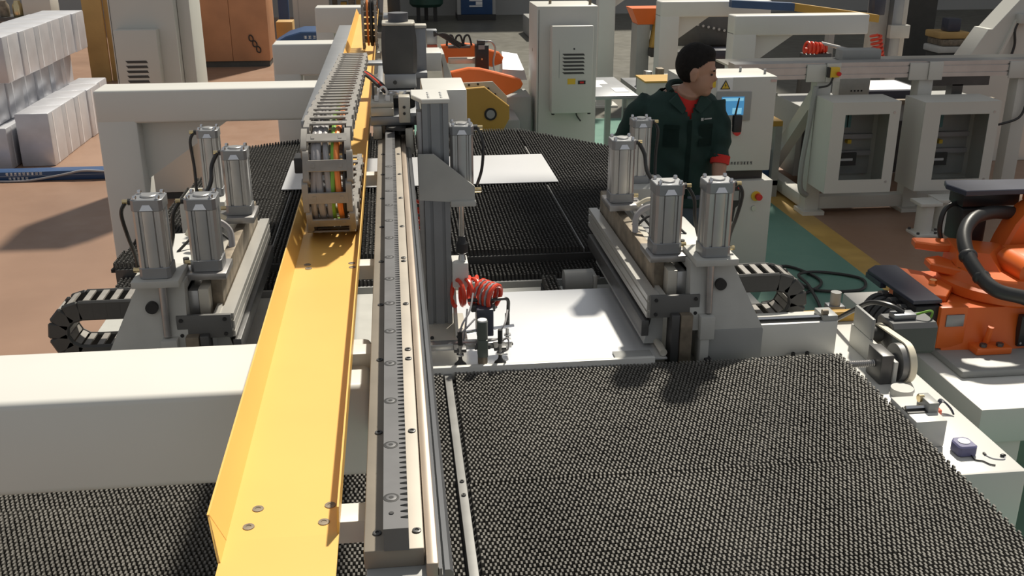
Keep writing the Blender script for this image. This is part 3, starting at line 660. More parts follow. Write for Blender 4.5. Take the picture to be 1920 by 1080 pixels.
bx('upright', GREYP, bd, 1.562, 1.576, 2.98, 3.12, 0.93, 1.005, bev=0.006)
m_ = obj('motor', prism(NB(), [(p[0], p[1]) for p in ((2.995,0.865),(3.085,0.865),(3.10,0.88),(3.10,0.965),(3.085,0.98),(2.995,0.98),(2.98,0.965),(2.98,0.88))], 'x', 1.64, 1.80, bev=0.003), mat('motor_dark_grey', (0.09, 0.092, 0.095), 0.45), bd)
bx('connector', ALUD, m_, 1.66, 1.74, 3.02, 3.065, 0.98, 1.0, bev=0.004)
tb('motor_cable', RUBBER, m_, [(1.70,3.04,1.0),(1.66,3.06,1.02),(1.62,3.12,1.01),(1.60,3.2,0.95),(1.58,3.3,0.87)], 0.009, 8, 6)
tb('motor_cable', GRC, m_, [(1.74,3.03,0.995),(1.78,3.02,1.01),(1.80,3.03,1.0),(1.80,3.04,0.97)], 0.004, 6, 6)
P1, R1, P2, R2 = (3.045, 0.925), 0.032, (2.855, 0.905), 0.066
for (c, r, nm) in ((P1, R1, 'small_pulley'), (P2, R2, 'large_pulley')):
    q = cy(nm, mat('pulley_grey', (0.20, 0.20, 0.20), 0.45, 0.5) if r > 0.05 else DGREY, bd, (1.590, c[0], c[1]), (1.628, c[0], c[1]), r-0.003, n=30)
    cy('hub', DSTEEL, q, (1.578, c[0], c[1]), (1.590, c[0], c[1]), r*0.45, n=18)
# open belt loop around both pulleys
def belt_pts(extra):
    d = math.atan2(P2[1]-P1[1], P2[0]-P1[0]); L = math.hypot(P2[0]-P1[0], P2[1]-P1[1]); be = math.acos((R1-R2)/L); out = []
    a0, a1 = d+be, d+2*PI-be
    for i in range(17): a = a0 + (a1-a0)*i/16; out.append((P1[0]+(R1+extra)*math.cos(a), P1[1]+(R1+extra)*math.sin(a)))
    for i in range(25): a = d-be + 2*be*i/24; out.append((P2[0]+(R2+extra)*math.cos(a), P2[1]+(R2+extra)*math.sin(a)))
    return out
b = NB(); I, O = belt_pts(-0.002), belt_pts(0.0035); n = len(I); V = []
for x in (1.612, 1.634): V.append(([b.verts.new((x, p[0], p[1])) for p in I], [b.verts.new((x, p[0], p[1])) for p in O]))
for i in range(n):
    j = (i+1) % n
    b.faces.new((V[0][1][i], V[0][1][j], V[1][1][j], V[1][1][i])); b.faces.new((V[0][0][j], V[0][0][i], V[1][0][i], V[1][0][j]))
    b.faces.new((V[0][0][i], V[0][0][j], V[0][1][j], V[0][1][i])); b.faces.new((V[1][1][i], V[1][1][j], V[1][0][j], V[1][0][i]))
bmesh.ops.recalc_face_normals(b, faces=b.faces[:])
obj('belt', b, BELT, bd)
b = NB(); pr = []
for i in range(24): pr += [(0.0125, i*0.0068), (0.0105, i*0.0068+0.0030)]
lathe(b, pr, (1.43, 2.855, 0.905), (1, 0, 0), 16); obj('ball_screw', b, STEEL, bd)
bx('bearing_block', DSTEEL, bd, 1.520, 1.562, 2.805, 2.905, 0.851, 0.952, bev=0.004)
cy('foot_cylinder', CASTG, bd, (1.56, 2.73, 0.851), (1.56, 2.73, 0.875), 0.035, n=20)
wbk = thing('stop_block', 'white end stop block with a rod and an amber knob', 'stop block', (1.49, 2.47, 0.85))
bx('block', WHITE, wbk, 1.43, 1.523, 2.40, 2.56, 0.851, 0.935, bev=0.003)
cy('rod', CHROME, wbk, (1.43, 2.47, 0.945), (1.50, 2.47, 0.945), 0.006, n=10); bx('slot', DSTEEL, wbk, 1.43, 1.49, 2.45, 2.49, 0.935, 0.938)
bx('end_bracket', GREYP, wbk, 1.49, 1.522, 2.45, 2.52, 0.935, 0.965, bev=0.003)
cy('amber_knob', BRASS, wbk, (1.483, 2.50, 0.958), (1.497, 2.50, 0.958), 0.012, n=14)
gl = thing('cable_clip', 'small coral red cable clip with blue wires on the white table', 'cable clip', (1.60, 2.60, 0.85))
bx('clip', mat('coral_plastic', (0.75, 0.16, 0.09), 0.4), gl, 1.575, 1.612, 2.575, 2.61, 0.851, 0.872, bev=0.004)
for k in range(3): tb('wire', NAVY, gl, [(1.605, 2.60, 0.86), (1.625, 2.605+0.008*k, 0.885), (1.645, 2.59+0.006*k, 0.87), (1.65, 2.575, 0.855)], 0.0028, 6, 6)
tm = thing('tape_measure', 'blue grey pocket tape measure with a white disc', 'tape measure', (1.560, 2.36, 0.85))
BLG = mat('blue_grey_plastic', (0.12, 0.12, 0.24), 0.45)
o = obj('case', prism(NB(), [(1.540,2.335),(1.582,2.335),(1.590,2.345),(1.588,2.385),(1.575,2.398),(1.545,2.396),(1.532,2.38),(1.533,2.343)], 'z', 0.8505, 0.883, bev=0.004), BLG, tm)
cy('disc', PAPER, tm, (1.562, 2.368, 0.8825), (1.562, 2.368, 0.885), 0.0165, n=22)
tb('wrist_cord', RUBBER, tm, [(1.57,2.337,0.856),(1.572,2.318,0.853),(1.59,2.308,0.853),(1.60,2.29,0.853),(1.612,2.283,0.853)], 0.0022, 6, 6)
kb = thing('earpiece', 'thin wire with a dark oval earpiece lying on the white table', 'earpiece', (1.64, 2.32, 0.85))
b = NB(); ell(b, (1.662, 2.33, 0.854), 0.009, 0.006, 0.004, 14, 8); obj('bud', b, BLK, kb)
tb('wire', mat('pale_wire', (0.45, 0.45, 0.5), 0.4), kb, [(1.615,2.345,0.852),(1.622,2.325,0.852),(1.635,2.315,0.852),(1.655,2.312,0.852),(1.665,2.325,0.852)], 0.0015, 6, 6)
b = NB(); box(b, 1.614, 1.619, 2.340, 2.352, 0.8505, 0.855); obj('plug', b, BLK, kb)
for i, pts in enumerate(([(2.35,6.1,0.011),(2.6,6.25,0.011),(2.72,5.95,0.011),(2.55,5.75,0.011),(2.2,5.6,0.011)], [(2.55,6.0,0.012),(2.62,5.78,0.012),(2.9,5.75,0.012),(3.0,5.95,0.012),(2.8,6.1,0.012),(2.6,6.02,0.033),(2.58,5.8,0.033),(2.5,5.4,0.012),(2.3,5.0,0.012)], [(2.1,5.3,0.011),(2.35,5.35,0.011),(2.5,5.1,0.011),(2.3,4.7,0.011)])):
    tag(obj('floor_cable', tube(NB(), pts, 0.010, 8, 8), RUBBER), ['black cable curving over the green floor near the pedestal foot', 'black cable coiled in a loop on the green floor', 'short black cable on the green floor near the robot stand'][i], 'cable')

# ------------------------------------------------------------------ robot pedestal and orange robot
pd = thing('robot_pedestal', 'white welded steel stand under the orange robot', 'stand', (2.5, 3.6, 0))
bx('top_beam', WHITE, pd, 2.06, 3.05, 3.05, 4.25, 0.46, 0.60, bev=0.008)
for (x, y) in ((2.16, 3.16), (2.92, 3.16), (2.16, 4.1), (2.92, 4.1)): bx('leg', WHITE, pd, x-0.09, x+0.09, y-0.09, y+0.09, 0, 0.46, bev=0.004)
bx('foot_rail', WHITE, pd, 2.08, 2.20, 3.25, 4.0, 0.02, 0.12, bev=0.004)
bx('riser_plate', GREYP, pd, 2.12, 2.90, 3.30, 4.10, 0.60, 0.632, bev=0.012)
rbt = thing('industrial_robot', 'orange industrial robot with black cables on a white stand', 'robot', (2.5, 3.72, 0.632))
b = NB(); hull(b, [(2.140,3.50,0.632),(2.42,3.48,0.632),(2.75,3.50,0.632),(2.75,3.98,0.632),(2.140,3.98,0.632)], [(2.135,3.53,0.80),(2.40,3.52,0.80),(2.70,3.53,0.80),(2.70,3.96,0.80),(2.135,3.96,0.80)])
obj('base_casting', b, ORANGE, rbt)
b = NB(); lathe(b, [(0.235,0),(0.250,0.012),(0.250,0.05),(0.225,0.062),(0.215,0.085),(0.20,0.10)], (2.50, 3.74, 0.795), n=40); obj('turntable', b, ORANGE, rbt)
b = NB(); prism(b, [(2.215,3.80),(2.30,3.70),(2.345,3.78),(2.30,3.90),(2.23,3.88)], 'z', 0.86, 0.895, bev=0.006); obj('swivel_lug', b, ORANGE, rbt)
b = NB(); prism(b, [(2.205,3.93),(2.28,3.88),(2.40,3.86),(2.40,3.95),(2.22,3.99)], 'z', 0.915, 0.950, bev=0.006); obj('swivel_lug', b, ORANGE, rbt)
b = NB(); hull(b, [(2.29,3.72,0.86),(2.45,3.62,0.86),(2.6,3.8,0.86),(2.35,3.95,0.86)], [(2.31,3.78,0.955),(2.42,3.72,0.955),(2.55,3.85,0.955),(2.36,3.95,0.955)]); obj('swivel_body', b, ORANGE, rbt)
# shoulder side plate with its curved edge
P = [(2.500,0.84),(2.520,0.90),(2.545,0.98),(2.575,1.05),(2.620,1.11),(2.680,1.150),(2.76,1.17),(2.86,1.16),(2.90,1.05),(2.90,0.84)]
obj('shoulder_plate', prism(NB(), P, 'y', 3.80, 3.92, bev=0.012), ORANGE, rbt)
bx('shoulder_tab', ORANGE, rbt, 2.645, 2.76, 3.81, 3.91, 1.13, 1.165, bev=0.004)
cy('gear_cover', ORANGE, rbt, (2.515, 3.56, 0.92), (2.515, 3.74, 0.92), 0.055, n=24)
bx('gear_housing', ORANGE, rbt, 2.50, 2.72, 3.56, 3.78, 0.88, 0.975, bev=0.012)
bx('gear_housing', ORANGE, rbt, 2.53, 2.62, 3.53, 3.60, 0.90, 0.94, bev=0.006)
bx('front_cover', BLK, rbt, 2.445, 2.72, 3.470, 3.50, 0.645, 0.775, bev=0.003)
for (x, z) in ((2.455, 0.66), (2.455, 0.765)): cy('screw', ALU, rbt, (x, 3.467, z), (x, 3.471, z), 0.005, n=8)
bx('name_plate', ALUD, rbt, 2.140, 2.215, 3.494, 3.501, 0.735, 0.785, bev=0.001)
cy('lifting_eye', ORANGE, rbt, (2.315, 3.485, 0.655), (2.315, 3.465, 0.74), 0.012, n=10)
bx('base_flange', ORANGE, rbt, 2.25, 2.40, 3.43, 3.52, 0.632, 0.662, bev=0.006)
for x in (2.285, 2.355): cy('base_bolt', DSTEEL, rbt, (x, 3.45, 0.662), (x, 3.45, 0.675), 0.014, n=6)
bx('side_block', ORANGE, rbt, 2.115, 2.23, 3.50, 3.56, 0.64, 0.815, bev=0.004)
# connector box with its navy lid
bx('connector_box', BLK, rbt, 2.02, 2.135, 3.52, 3.72, 0.645, 0.815, bev=0.003)
b = NB(); prism(b, [(1.995,3.91),(2.010,3.53),(2.130,3.53),(2.146,3.95),(2.05,3.96)], 'z', 0.822, 0.838, bev=0.002); obj('cover_lid', b, NAVY, rbt)
bx('lid_lip', NAVY, rbt, 1.994, 2.02, 3.78, 3.92, 0.80, 0.823)
b = NB(); prism(b, [(2.148,3.94),(2.132,3.60),(2.175,3.58),(2.27,3.70),(2.22,3.88)], 'z', 0.805, 0.832, bev=0.003); obj('top_flange', b, ORANGE, rbt)
cy('lug_bolt', BRASS, rbt, (2.19, 3.72, 0.832), (2.19, 3.72, 0.852), 0.016, n=6)
for k in range(6):
    yy = 3.56 + 0.04*k
    tb('connector_cable', RUBBER, rbt, [(2.04, yy, 0.77-0.012*(k % 3)), (1.97, yy-0.01, 0.775), (1.92, yy-0.02, 0.735), (1.895, yy-0.03, 0.66), (1.89, yy-0.03, 0.50)], 0.017, 8, 5)
    cy('cable_gland', ALU if k % 2 else BLK, rbt, (1.985, yy-0.005, 0.777), (2.015, yy, 0.775), 0.022, n=12)
HOSE = [(2.511, 3.44, 0.827), (2.42, 3.45, 0.865), (2.317, 3.47, 0.891), (2.279, 3.53, 0.927), (2.264, 3.62, 0.986), (2.294, 3.72, 1.043), (2.372, 3.8, 1.085), (2.489, 3.86, 1.091), (2.613, 3.9, 1.071)]
tb('main_hose', RUBBER, rbt, HOSE, 0.029, 12, 6)
for q in ((*HOSE[4], 0.04), (*HOSE[3], 0.038)): obj('hose_clamp', ell(NB(), q[:3], q[3], q[3]*0.6, q[3]*0.8, 12, 8), BLK, rbt)
bx('shoulder_motor', BLK, rbt, 2.40, 2.52, 3.93, 4.06, 0.93, 1.09, bev=0.012)
tb('small_hose', RUBBER, rbt, [(2.38,3.98,0.90),(2.345,3.98,0.95),(2.335,3.98,1.02),(2.36,3.99,1.08),(2.43,4.0,1.10)], 0.011, 8, 6)
bx('upper_unit', BLK, rbt, 2.40, 2.66, 3.94, 4.06, 1.09, 1.165, bev=0.01)
b = NB(); prism(b, [(2.335,3.98),(2.36,3.86),(2.80,3.86),(2.80,4.02),(2.36,4.04)], 'z', 1.165, 1.188, bev=0.003); obj('top_cover', b, NAVY, rbt)
# ------------------------------------------------------------------ operator console
cs = thing('control_console', 'cream control console with a blue touch screen behind the man', 'console', (2.0, 6.05, 0))
bx('cabinet', CABW, cs, 1.70, 2.285, 5.90, 6.24, 0.775, 1.350, bev=0.006)
bx('neck', BLK, cs, 1.80, 2.26, 5.95, 6.18, 0.71, 0.776)
bx('pedestal', CABW, cs, 1.78, 2.315, 5.90, 6.20, 0.0, 0.711, bev=0.004)
s = bx('screen_frame', GREYP, cs, 1.915, 2.13, 5.889, 5.90, 1.090, 1.262, bev=0.002)
bx('screen', SCRN, s, 1.945, 2.085, 5.886, 5.8895, 1.125, 1.235)
bx('screen_field', SCRL, s, 2.015, 2.072, 5.8845, 5.8863, 1.132, 1.168); bx('screen_field', SCRL, s, 1.95, 2.08, 5.8845, 5.8863, 1.210, 1.228); bx('screen_field', SCRL, s, 1.952, 1.962, 5.8845, 5.8863, 1.14, 1.205)
b = NB(); box(b, 1.915, 2.01, 5.8975, 5.8995, 1.270, 1.345); obj('sticker', b, PAPER, cs)
b = NB(); prism(b, [(1.934,1.279),(1.996,1.279),(1.965,1.335)], 'y', 5.895, 5.8976); obj('warning_triangle', b, PRINT, cs)
b = NB(); prism(b, [(1.943,1.284),(1.987,1.284),(1.965,1.324)], 'y', 5.8935, 5.8951); obj('warning_triangle', b, YPRINT, cs)
b = NB(); prism(b, [(1.966,1.316),(1.959,1.302),(1.964,1.301),(1.960,1.288),(1.971,1.304),(1.965,1.305)], 'y', 5.892, 5.8936); obj('lightning_mark', b, PRINT, cs)
bx('yellow_sticker', YPRINT, cs, 1.885, 1.905, 5.8975, 5.8995, 1.29, 1.335)
bx('label_tag', mat('pink_print', (0.62, 0.45, 0.42), 0.6), cs, 2.245, 2.28, 5.897, 5.8995, 1.318, 1.332)
cy('stop_button', REDB, cs, (2.052, 5.90, 1.022), (2.052, 5.872, 1.022), 0.022, n=18)
sbn = cy('stop_base', YPRINT, cs, (2.213, 5.90, 0.612), (2.213, 5.893, 0.612), 0.031, n=20); cy('stop_mushroom', REDB, sbn, (2.225, 5.893, 0.610), (2.225, 5.865, 0.610), 0.020, n=18)
cy('key_lock', ALU, cs, (2.205, 5.90, 0.535), (2.205, 5.893, 0.535), 0.016, n=16)
def glyph(parent, m, x, y, z, w_, h_, k):
    b = NB(); t = w_*0.16; rr = random.Random(k)
    for q in range(3):
        zz = z + h_*(0.08 + 0.38*q); box(b, x + (w_*0.1 if rr.random() < 0.5 else 0), x+w_, y-0.0008, y, zz, zz+t)
    for q in range(2):
        xx = x + w_*(0.2 + 0.5*rr.random()); box(b, xx, xx+t, y-0.0010, y, z + (0 if rr.random() < 0.6 else h_*0.4), z+h_)
    obj('printed_character', b, m, parent)
for k in range(9): glyph(cs, PRINT, 1.992 + 0.0205*k, 5.8995, 0.815, 0.0155, 0.018, k)
for (x, y) in ((2.12, 6.1), (2.24, 6.0)): cy('lifting_bolt', ALUD, cs, (x, y, 1.35), (x, y, 1.378), 0.008, n=8)
for z in (1.25, 0.9): pass
tp = thing('teach_pendant', 'black hand pendant hanging in front of the console pedestal', 'pendant', (2.05, 5.87, 0.45))
b = NB(); prism(b, [(2.035,0.47),(2.065,0.46),(2.075,0.55),(2.098,0.57),(2.10,0.67),(2.085,0.69),(2.03,0.69),(2.02,0.60)], 'y', 5.86, 5.898, bev=0.004); obj('body', b, BLK, tp)
bx('display', GREYP, tp, 2.045, 2.088, 5.856, 5.8605, 0.60, 0.66); bx('key_pad', DGREY, tp, 2.04, 2.065, 5.856, 5.8605, 0.48, 0.54)
cy('red_key', REDB, tp, (2.088, 5.855, 0.68), (2.088, 5.862, 0.68), 0.010, n=12)

# ------------------------------------------------------------------ operator
def remesh(bm, vox, it=3, fac=0.5):
    me = bpy.data.meshes.new('tmp'); bm.to_mesh(me); bm.free(); ob = bpy.data.objects.new('tmp', me); COL.objects.link(ob)
    r = ob.modifiers.new('r', 'REMESH'); r.mode = 'VOXEL'; r.voxel_size = vox
    s = ob.modifiers.new('s', 'SMOOTH'); s.iterations = it; s.factor = fac
    dg = bpy.context.evaluated_depsgraph_get(); me2 = bpy.data.meshes.new_from_object(ob.evaluated_get(dg))
    bpy.data.objects.remove(ob); bpy.data.meshes.remove(me)
    b = NB(); b.from_mesh(me2); bpy.data.meshes.remove(me2); return b
def loft(bm, rings, n=20):
    """rings: (center, rx, ry) ellipses in XY stacked upward"""
    R_ = [[bm.verts.new((c[0]+rx*math.cos(2*PI*i/n), c[1]+ry*math.sin(2*PI*i/n), c[2])) for i in range(n)] for c, rx, ry in rings]
    bm.faces.new(R_[0][::-1]); bm.faces.new(R_[-1])
    for q in range(len(R_)-1):
        for i in range(n): bm.faces.new((R_[q][i], R_[q][(i+1) % n], R_[q+1][(i+1) % n], R_[q+1][i]))
def limb(bm, pts, rad, n=14):
    pts = [Vector(p) for p in pts]; rings = []
    for i, p in enumerate(pts):
        d = (pts[min(i+1, len(pts)-1)] - pts[max(i-1, 0)]).normalized(); a, c = frame_of(d)
        rings.append([bm.verts.new(p + (a*math.cos(2*PI*j/n) + c*math.sin(2*PI*j/n))*rad[i]) for j in range(n)])
    fs = [bm.faces.new(rings[0][::-1]), bm.faces.new(rings[-1])]
    for q in range(len(rings)-1):
        for j in range(n): fs.append(bm.faces.new((rings[q][j], rings[q][(j+1) % n], rings[q+1][(j+1) % n], rings[q+1][j])))
    bmesh.ops.recalc_face_normals(bm, faces=fs)
man = thing('person', 'man in dark green work jacket and red shirt, head turned to his left', 'person', (1.35, 4.66, 0))
HC = Vector((1.392, 4.60, 1.590)); HY = math.radians(-22)
HM = Matrix.Translation(HC) @ Matrix.Rotation(HY, 4, 'Z') @ Matrix.Rotation(math.radians(6), 4, 'Y')
def hp(x, y, z): return HM @ Vector((x*0.90, y, z))
HR = Matrix.Rotation(HY, 4, 'Z') @ Matrix.Rotation(math.radians(6), 4, 'Y')
def he(b, c, r, u=18, v=12): ell(b, hp(*c), r[0]*0.92, r[1], r[2], u, v, HR)
torso = [((1.35,4.66,0.88),0.165,0.115), ((1.35,4.66,1.00),0.150,0.105), ((1.352,4.66,1.15),0.160,0.112), ((1.352,4.66,1.30),0.178,0.120), ((1.352,4.67,1.40),0.182,0.112), ((1.352,4.68,1.46),0.150,0.085), ((1.352,4.69,1.505),0.085,0.065)]
RA = [(1.205,4.69,1.435), (1.135,4.74,1.345), (1.105,4.78,1.255), (1.17,4.83,1.165), (1.27,4.83,1.10)]
LA = [(1.495,4.66,1.430), (1.515,4.62,1.34), (1.520,4.58,1.255), (1.508,4.53,1.16), (1.495,4.49,1.06), (1.49,4.475,1.02)]
LG = ((1.295,4.66), (1.445,4.66))
b = NB()
loft(b, [(c, rx-0.022, ry-0.02) for c, rx, ry in torso])
he(b, (-0.012, 0, 0.030), (0.097, 0.076, 0.098)); he(b, (0.026, 0, -0.030), (0.064, 0.061, 0.084)); he(b, (0.058, 0, -0.086), (0.030, 0.031, 0.024))
he(b, (0.094, 0, -0.024), (0.017, 0.012, 0.013)); he(b, (0.088, 0, -0.004), (0.010, 0.009, 0.026)); he(b, (0.076, 0, 0.018), (0.018, 0.046, 0.012)); he(b, (0.083, 0, -0.060), (0.010, 0.024, 0.007)); he(b, (0.081, 0, -0.071), (0.010, 0.020, 0.007))
he(b, (0.04, 0.035, -0.03), (0.03, 0.022, 0.03)); he(b, (0.04, -0.035, -0.03), (0.03, 0.022, 0.03))
for s in (-1, 1): he(b, (-0.006, s*0.074, -0.012), (0.020, 0.010, 0.033)); he(b, (-0.002, s*0.079, 0.006), (0.016, 0.008, 0.016))
limb(b, [hp(-0.02, 0, -0.03), hp(-0.02, 0, -0.09), (1.358, 4.665, 1.45)], [0.058, 0.056, 0.066])
limb(b, RA, [0.045, 0.042, 0.038, 0.034, 0.026]); limb(b, LA, [0.045, 0.042, 0.040, 0.036, 0.028, 0.027])
for (lx, ly) in LG: limb(b, [(lx, ly, 0.92), (lx, ly, 0.50), (lx, ly+0.01, 0.08)], [0.08, 0.055, 0.04])
# hands: palm, four fingers and a thumb each
def hand(b, wrist, d, side, curl):
    d = Vector(d).normalized(); s = (Vector(side) - d*Vector(side).dot(d)).normalized(); nrm = d.cross(s); wv = Vector(wrist)
    limb(b, [wv, wv+d*0.03, wv+d*0.085], [0.024, 0.030, 0.028])
    for k in range(4):
        o = wv + d*0.078 + s*(0.030 - 0.020*k); L_ = (0.066, 0.074, 0.068, 0.054)[k]
        limb(b, [o, o+d*L_*0.45, o+d*L_*0.75+nrm*curl*0.02, o+d*L_*0.95+nrm*curl*0.04], [0.0095, 0.009, 0.008, 0.007], 8)
    t = wv + d*0.025 + s*0.026
    limb(b, [t, t+d*0.025+s*0.020, t+d*0.055+s*0.024+nrm*curl*0.012], [0.011, 0.010, 0.008], 8)
hand(b, (1.49,4.475,1.02), (0.0,-0.12,-1), (-0.2,-1,0), -1); hand(b, (1.27,4.83,1.10), (0.9,0,-0.35), (0,0,1), 1)
b = remesh(b, 0.0058, 4, 0.5)
body = obj('body', b, SKIN, man, smooth=3)
# hair: shell over the skull above the hairline
b = NB(); he(b, (-0.014, 0, 0.031), (0.1005, 0.0785, 0.0985), 40, 30); he(b, (0.030, 0, 0.082), (0.050, 0.052, 0.040), 40, 30)
b = remesh(b, 0.005, 2); HI = HM.inverted(); kill = []
for f in b.faces:
    q = HI @ f.calc_center_median(); q.x /= 0.9
    line = 0.058 if q.x > 0.052 else (0.0 + (q.x+0.015)*0.86 if q.x > -0.018 else -0.050 + (q.x+0.018)*0.1)
    if q.z < line: kill.append(f)
bmesh.ops.delete(b, geom=kill, context='FACES'); obj('hair', b, HAIR, man, smooth=3)
for s in (-1, 1):
    b = NB(); he(b, (0.080, s*0.030, -0.002), (0.006, 0.013, 0.0045), 12, 8); obj('eye', b, BLK, man)
    b = NB(); he(b, (0.0885, s*0.030, 0.0165), (0.005, 0.019, 0.0035), 12, 8); obj('eyebrow', b, HAIR, man)
b = NB(); he(b, (0.0885, 0, -0.065), (0.0055, 0.021, 0.0045), 12, 8); obj('lips', b, mat('lips', (0.34, 0.12, 0.10), 0.5), man)
# red shirt under the jacket, visible in the open collar and at the rolled sleeve
b = NB(); loft(b, [(c, rx-0.010, ry-0.010) for c, rx, ry in torso[2:5]] + [((1.352,4.665,1.46),0.10,0.092), ((1.356,4.655,1.492),0.066,0.064)]); b = remesh(b, 0.010, 2); obj('red_shirt', b, REDT, man, smooth=3)
b = NB(); limb(b, [(1.516,4.548,1.20), (1.509,4.535,1.165)], [0.047, 0.045]); obj('shirt_cuff', b, REDT, man, smooth=1)
b = NB(); loft(b, [((1.35,4.66,0.95),0.182,0.132)] + [(c, rx+0.010, ry+0.010) for c, rx, ry in torso[1:]])
limb(b, RA, [0.066, 0.062, 0.058, 0.052, 0.042]); limb(b, [LA[0], LA[1], LA[2], (1.512,4.545,1.185)], [0.066, 0.061, 0.057, 0.054])
b = remesh(b, 0.009, 4); kill = []
for v in b.verts:        # cloth folds
    v.co += v.normal*(0.004*math.sin(v.co.z*55 + v.co.x*22) * math.sin(v.co.x*31 + v.co.y*17))
for f in b.faces:
    q = f.calc_center_median()
    if q.y < 4.66 and q.z > 1.375 and abs(q.x-1.356) < (q.z-1.375)*0.42: kill.append(f)
    elif q.z > 1.492: kill.append(f)
bmesh.ops.delete(b, geom=kill, context='FACES'); jk = obj('work_jacket', b, JACKET, man, smooth=3)
# collar flaps, placket, pockets
b = NB(); hull(b, [(1.300,4.575,1.490),(1.262,4.57,1.455),(1.318,4.540,1.405),(1.336,4.545,1.425)], [(1.300,4.583,1.494),(1.262,4.58,1.460),(1.318,4.550,1.410),(1.336,4.556,1.430)]); obj('collar', b, JACKET, man)
b = NB(); hull(b, [(1.415,4.575,1.490),(1.380,4.545,1.425),(1.405,4.538,1.405),(1.462,4.57,1.45)], [(1.415,4.583,1.494),(1.380,4.556,1.430),(1.405,4.55,1.41),(1.462,4.58,1.455)]); obj('collar', b, JACKET, man)
tube_b = tube(NB(), [(1.285,4.63,1.492),(1.282,4.68,1.508),(1.32,4.745,1.518),(1.39,4.745,1.518),(1.428,4.68,1.508),(1.425,4.63,1.492)], 0.014, 8, 5); obj('collar', tube_b, JACKET, man)
def on_jacket(x0, x1, z0, z1, off, name, m, nx=6, nz=5):
    # patch that follows the curved chest
    b = NB(); g = []
    for j in range(nz+1):
        row = []
        for i in range(nx+1):
            x = x0+(x1-x0)*i/nx; z = z0+(z1-z0)*j/nz; rx = 0.188; ry = 0.125 if z > 1.2 else 0.121
            y = 4.663 - ry*math.sqrt(max(0.02, 1-((x-1.352)/rx)**2)) - off; row.append(b.verts.new((x, y, z)))
        g.append(row)
    for j in range(nz):
        for i in range(nx): b.faces.new((g[j][i], g[j][i+1], g[j+1][i+1], g[j+1][i]))
    r = bmesh.ops.solidify(b, geom=b.faces[:], thickness=0.004); bmesh.ops.recalc_face_normals(b, faces=b.faces[:]); obj(name, b, m, jk)
on_jacket(1.400, 1.470, 1.335, 1.355, 0.014, 'pocket_flap', JACKET); on_jacket(1.235, 1.305, 1.335, 1.355, 0.014, 'pocket_flap', JACKET)
on_jacket(1.400, 1.470, 1.25, 1.338, 0.010, 'chest_pocket', JACKET); on_jacket(1.235, 1.305, 1.25, 1.338, 0.010, 'chest_pocket', JACKET)
on_jacket(1.344, 1.364, 1.00, 1.375, 0.008, 'placket', JACKET, 2, 16)
on_jacket(1.405, 1.418, 1.372, 1.385, 0.012, 'chest_emblem', WPRINT, 2, 2); on_jacket(1.422, 1.462, 1.376, 1.382, 0.012, 'chest_emblem', WPRINT, 4, 1)
b = NB()
for (lx, ly) in LG: limb(b, [(lx, ly, 0.99), (lx, ly, 0.80), (lx, ly, 0.50), (lx, ly+0.01, 0.10)], [0.095, 0.098, 0.078, 0.07])
loft(b, [((1.37,4.66,0.82),0.12,0.10), ((1.36,4.66,0.90),0.165,0.118), ((1.352,4.66,1.01),0.160,0.116)]); b = remesh(b, 0.012, 2); obj('trousers', b, TROUSER, man, smooth=3)
for (lx, ly) in LG:
    b = NB(); ell(b, (lx, ly-0.04, 0.05), 0.05, 0.13, 0.05, 16, 10)
    for v in b.verts: v.co.z = max(v.co.z, 0.0)
    obj('shoe', b, BLK, man, smooth=1)
rd = thing('two_way_radio', 'small black radio with antenna clipped on the green jacket sleeve', 'radio', (1.575, 4.53, 1.32))
bx('body', BLK, rd, 1.560, 1.600, 4.52, 4.548, 1.315, 1.395, bev=0.005); cy('antenna', BLK, rd, (1.568, 4.534, 1.395), (1.580, 4.53, 1.475), 0.005, 0.0035, n=8)
bx('clip', BLK, rd, 1.562, 1.590, 4.548, 4.556, 1.345, 1.39, bev=0.002)

# ------------------------------------------------------------------ tall cabinets with cooling units
def cooler(parent, x0, x1, y0, y1, z0, z1, lx0, lx1, lz0, lz1, n):
    a = bx('cooling_unit', CABW, parent, x0, x1, y0, y1, z0, z1, bev=0.008)
    st = (lz1-lz0)/n
    for k in range(n):
        z = lz0 + st*k; b = NB()
        hull(b, [(lx0+0.015, y0-0.002, z+0.1*st), (lx1, y0-0.002, z+0.1*st), (lx1, y0+0.004, z+0.1*st), (lx0+0.015, y0+0.004, z+0.1*st)], [(lx0, y0-0.002, z+0.62*st), (lx1-0.01, y0-0.002, z+0.62*st), (lx1-0.01, y0+0.004, z+0.62*st), (lx0, y0+0.004, z+0.62*st)])
        obj('louvre', b, DGREY, a)
    return a
cc = thing('electrical_cabinet', 'tall cream electrical cabinet with a slatted cooling unit behind the far brush table', 'cabinet', (1.25, 7.4, 0))
bx('body', CABW, cc, 1.008, 1.44, 7.2, 7.62, 0.06, 1.652, bev=0.006); bx('plinth', DGREY, cc, 1.02, 1.43, 7.22, 7.6, 0, 0.06)
bx('door_seam', DGREY, cc, 1.020, 1.0225, 7.198, 7.201, 0.1, 1.63)
a = cooler(cc, 1.10, 1.39, 7.08, 7.2, 0.925, 1.53, 1.172, 1.332, 1.20, 1.352, 6)
cy('latch', BLK, a, (1.255, 7.077, 1.375), (1.255, 7.082, 1.375), 0.006, n=8)
bx('panel_edge', ALUD, a, 1.15, 1.152, 7.0785, 7.081, 1.175, 1.37); bx('yellow_label', YPRINT, a, 1.212, 1.268, 7.0785, 7.081, 1.130, 1.170)
d = bx('display', BLK, a, 1.287, 1.340, 7.077, 7.081, 1.130, 1.155); bx('digits', REDB, a, 1.30, 1.328, 7.0765, 7.0775, 1.136, 1.149)
for x in (1.115, 1.375): cy('foot', BLK, a, (x, 7.10, 0.925), (x, 7.10, 0.915), 0.012, n=8)
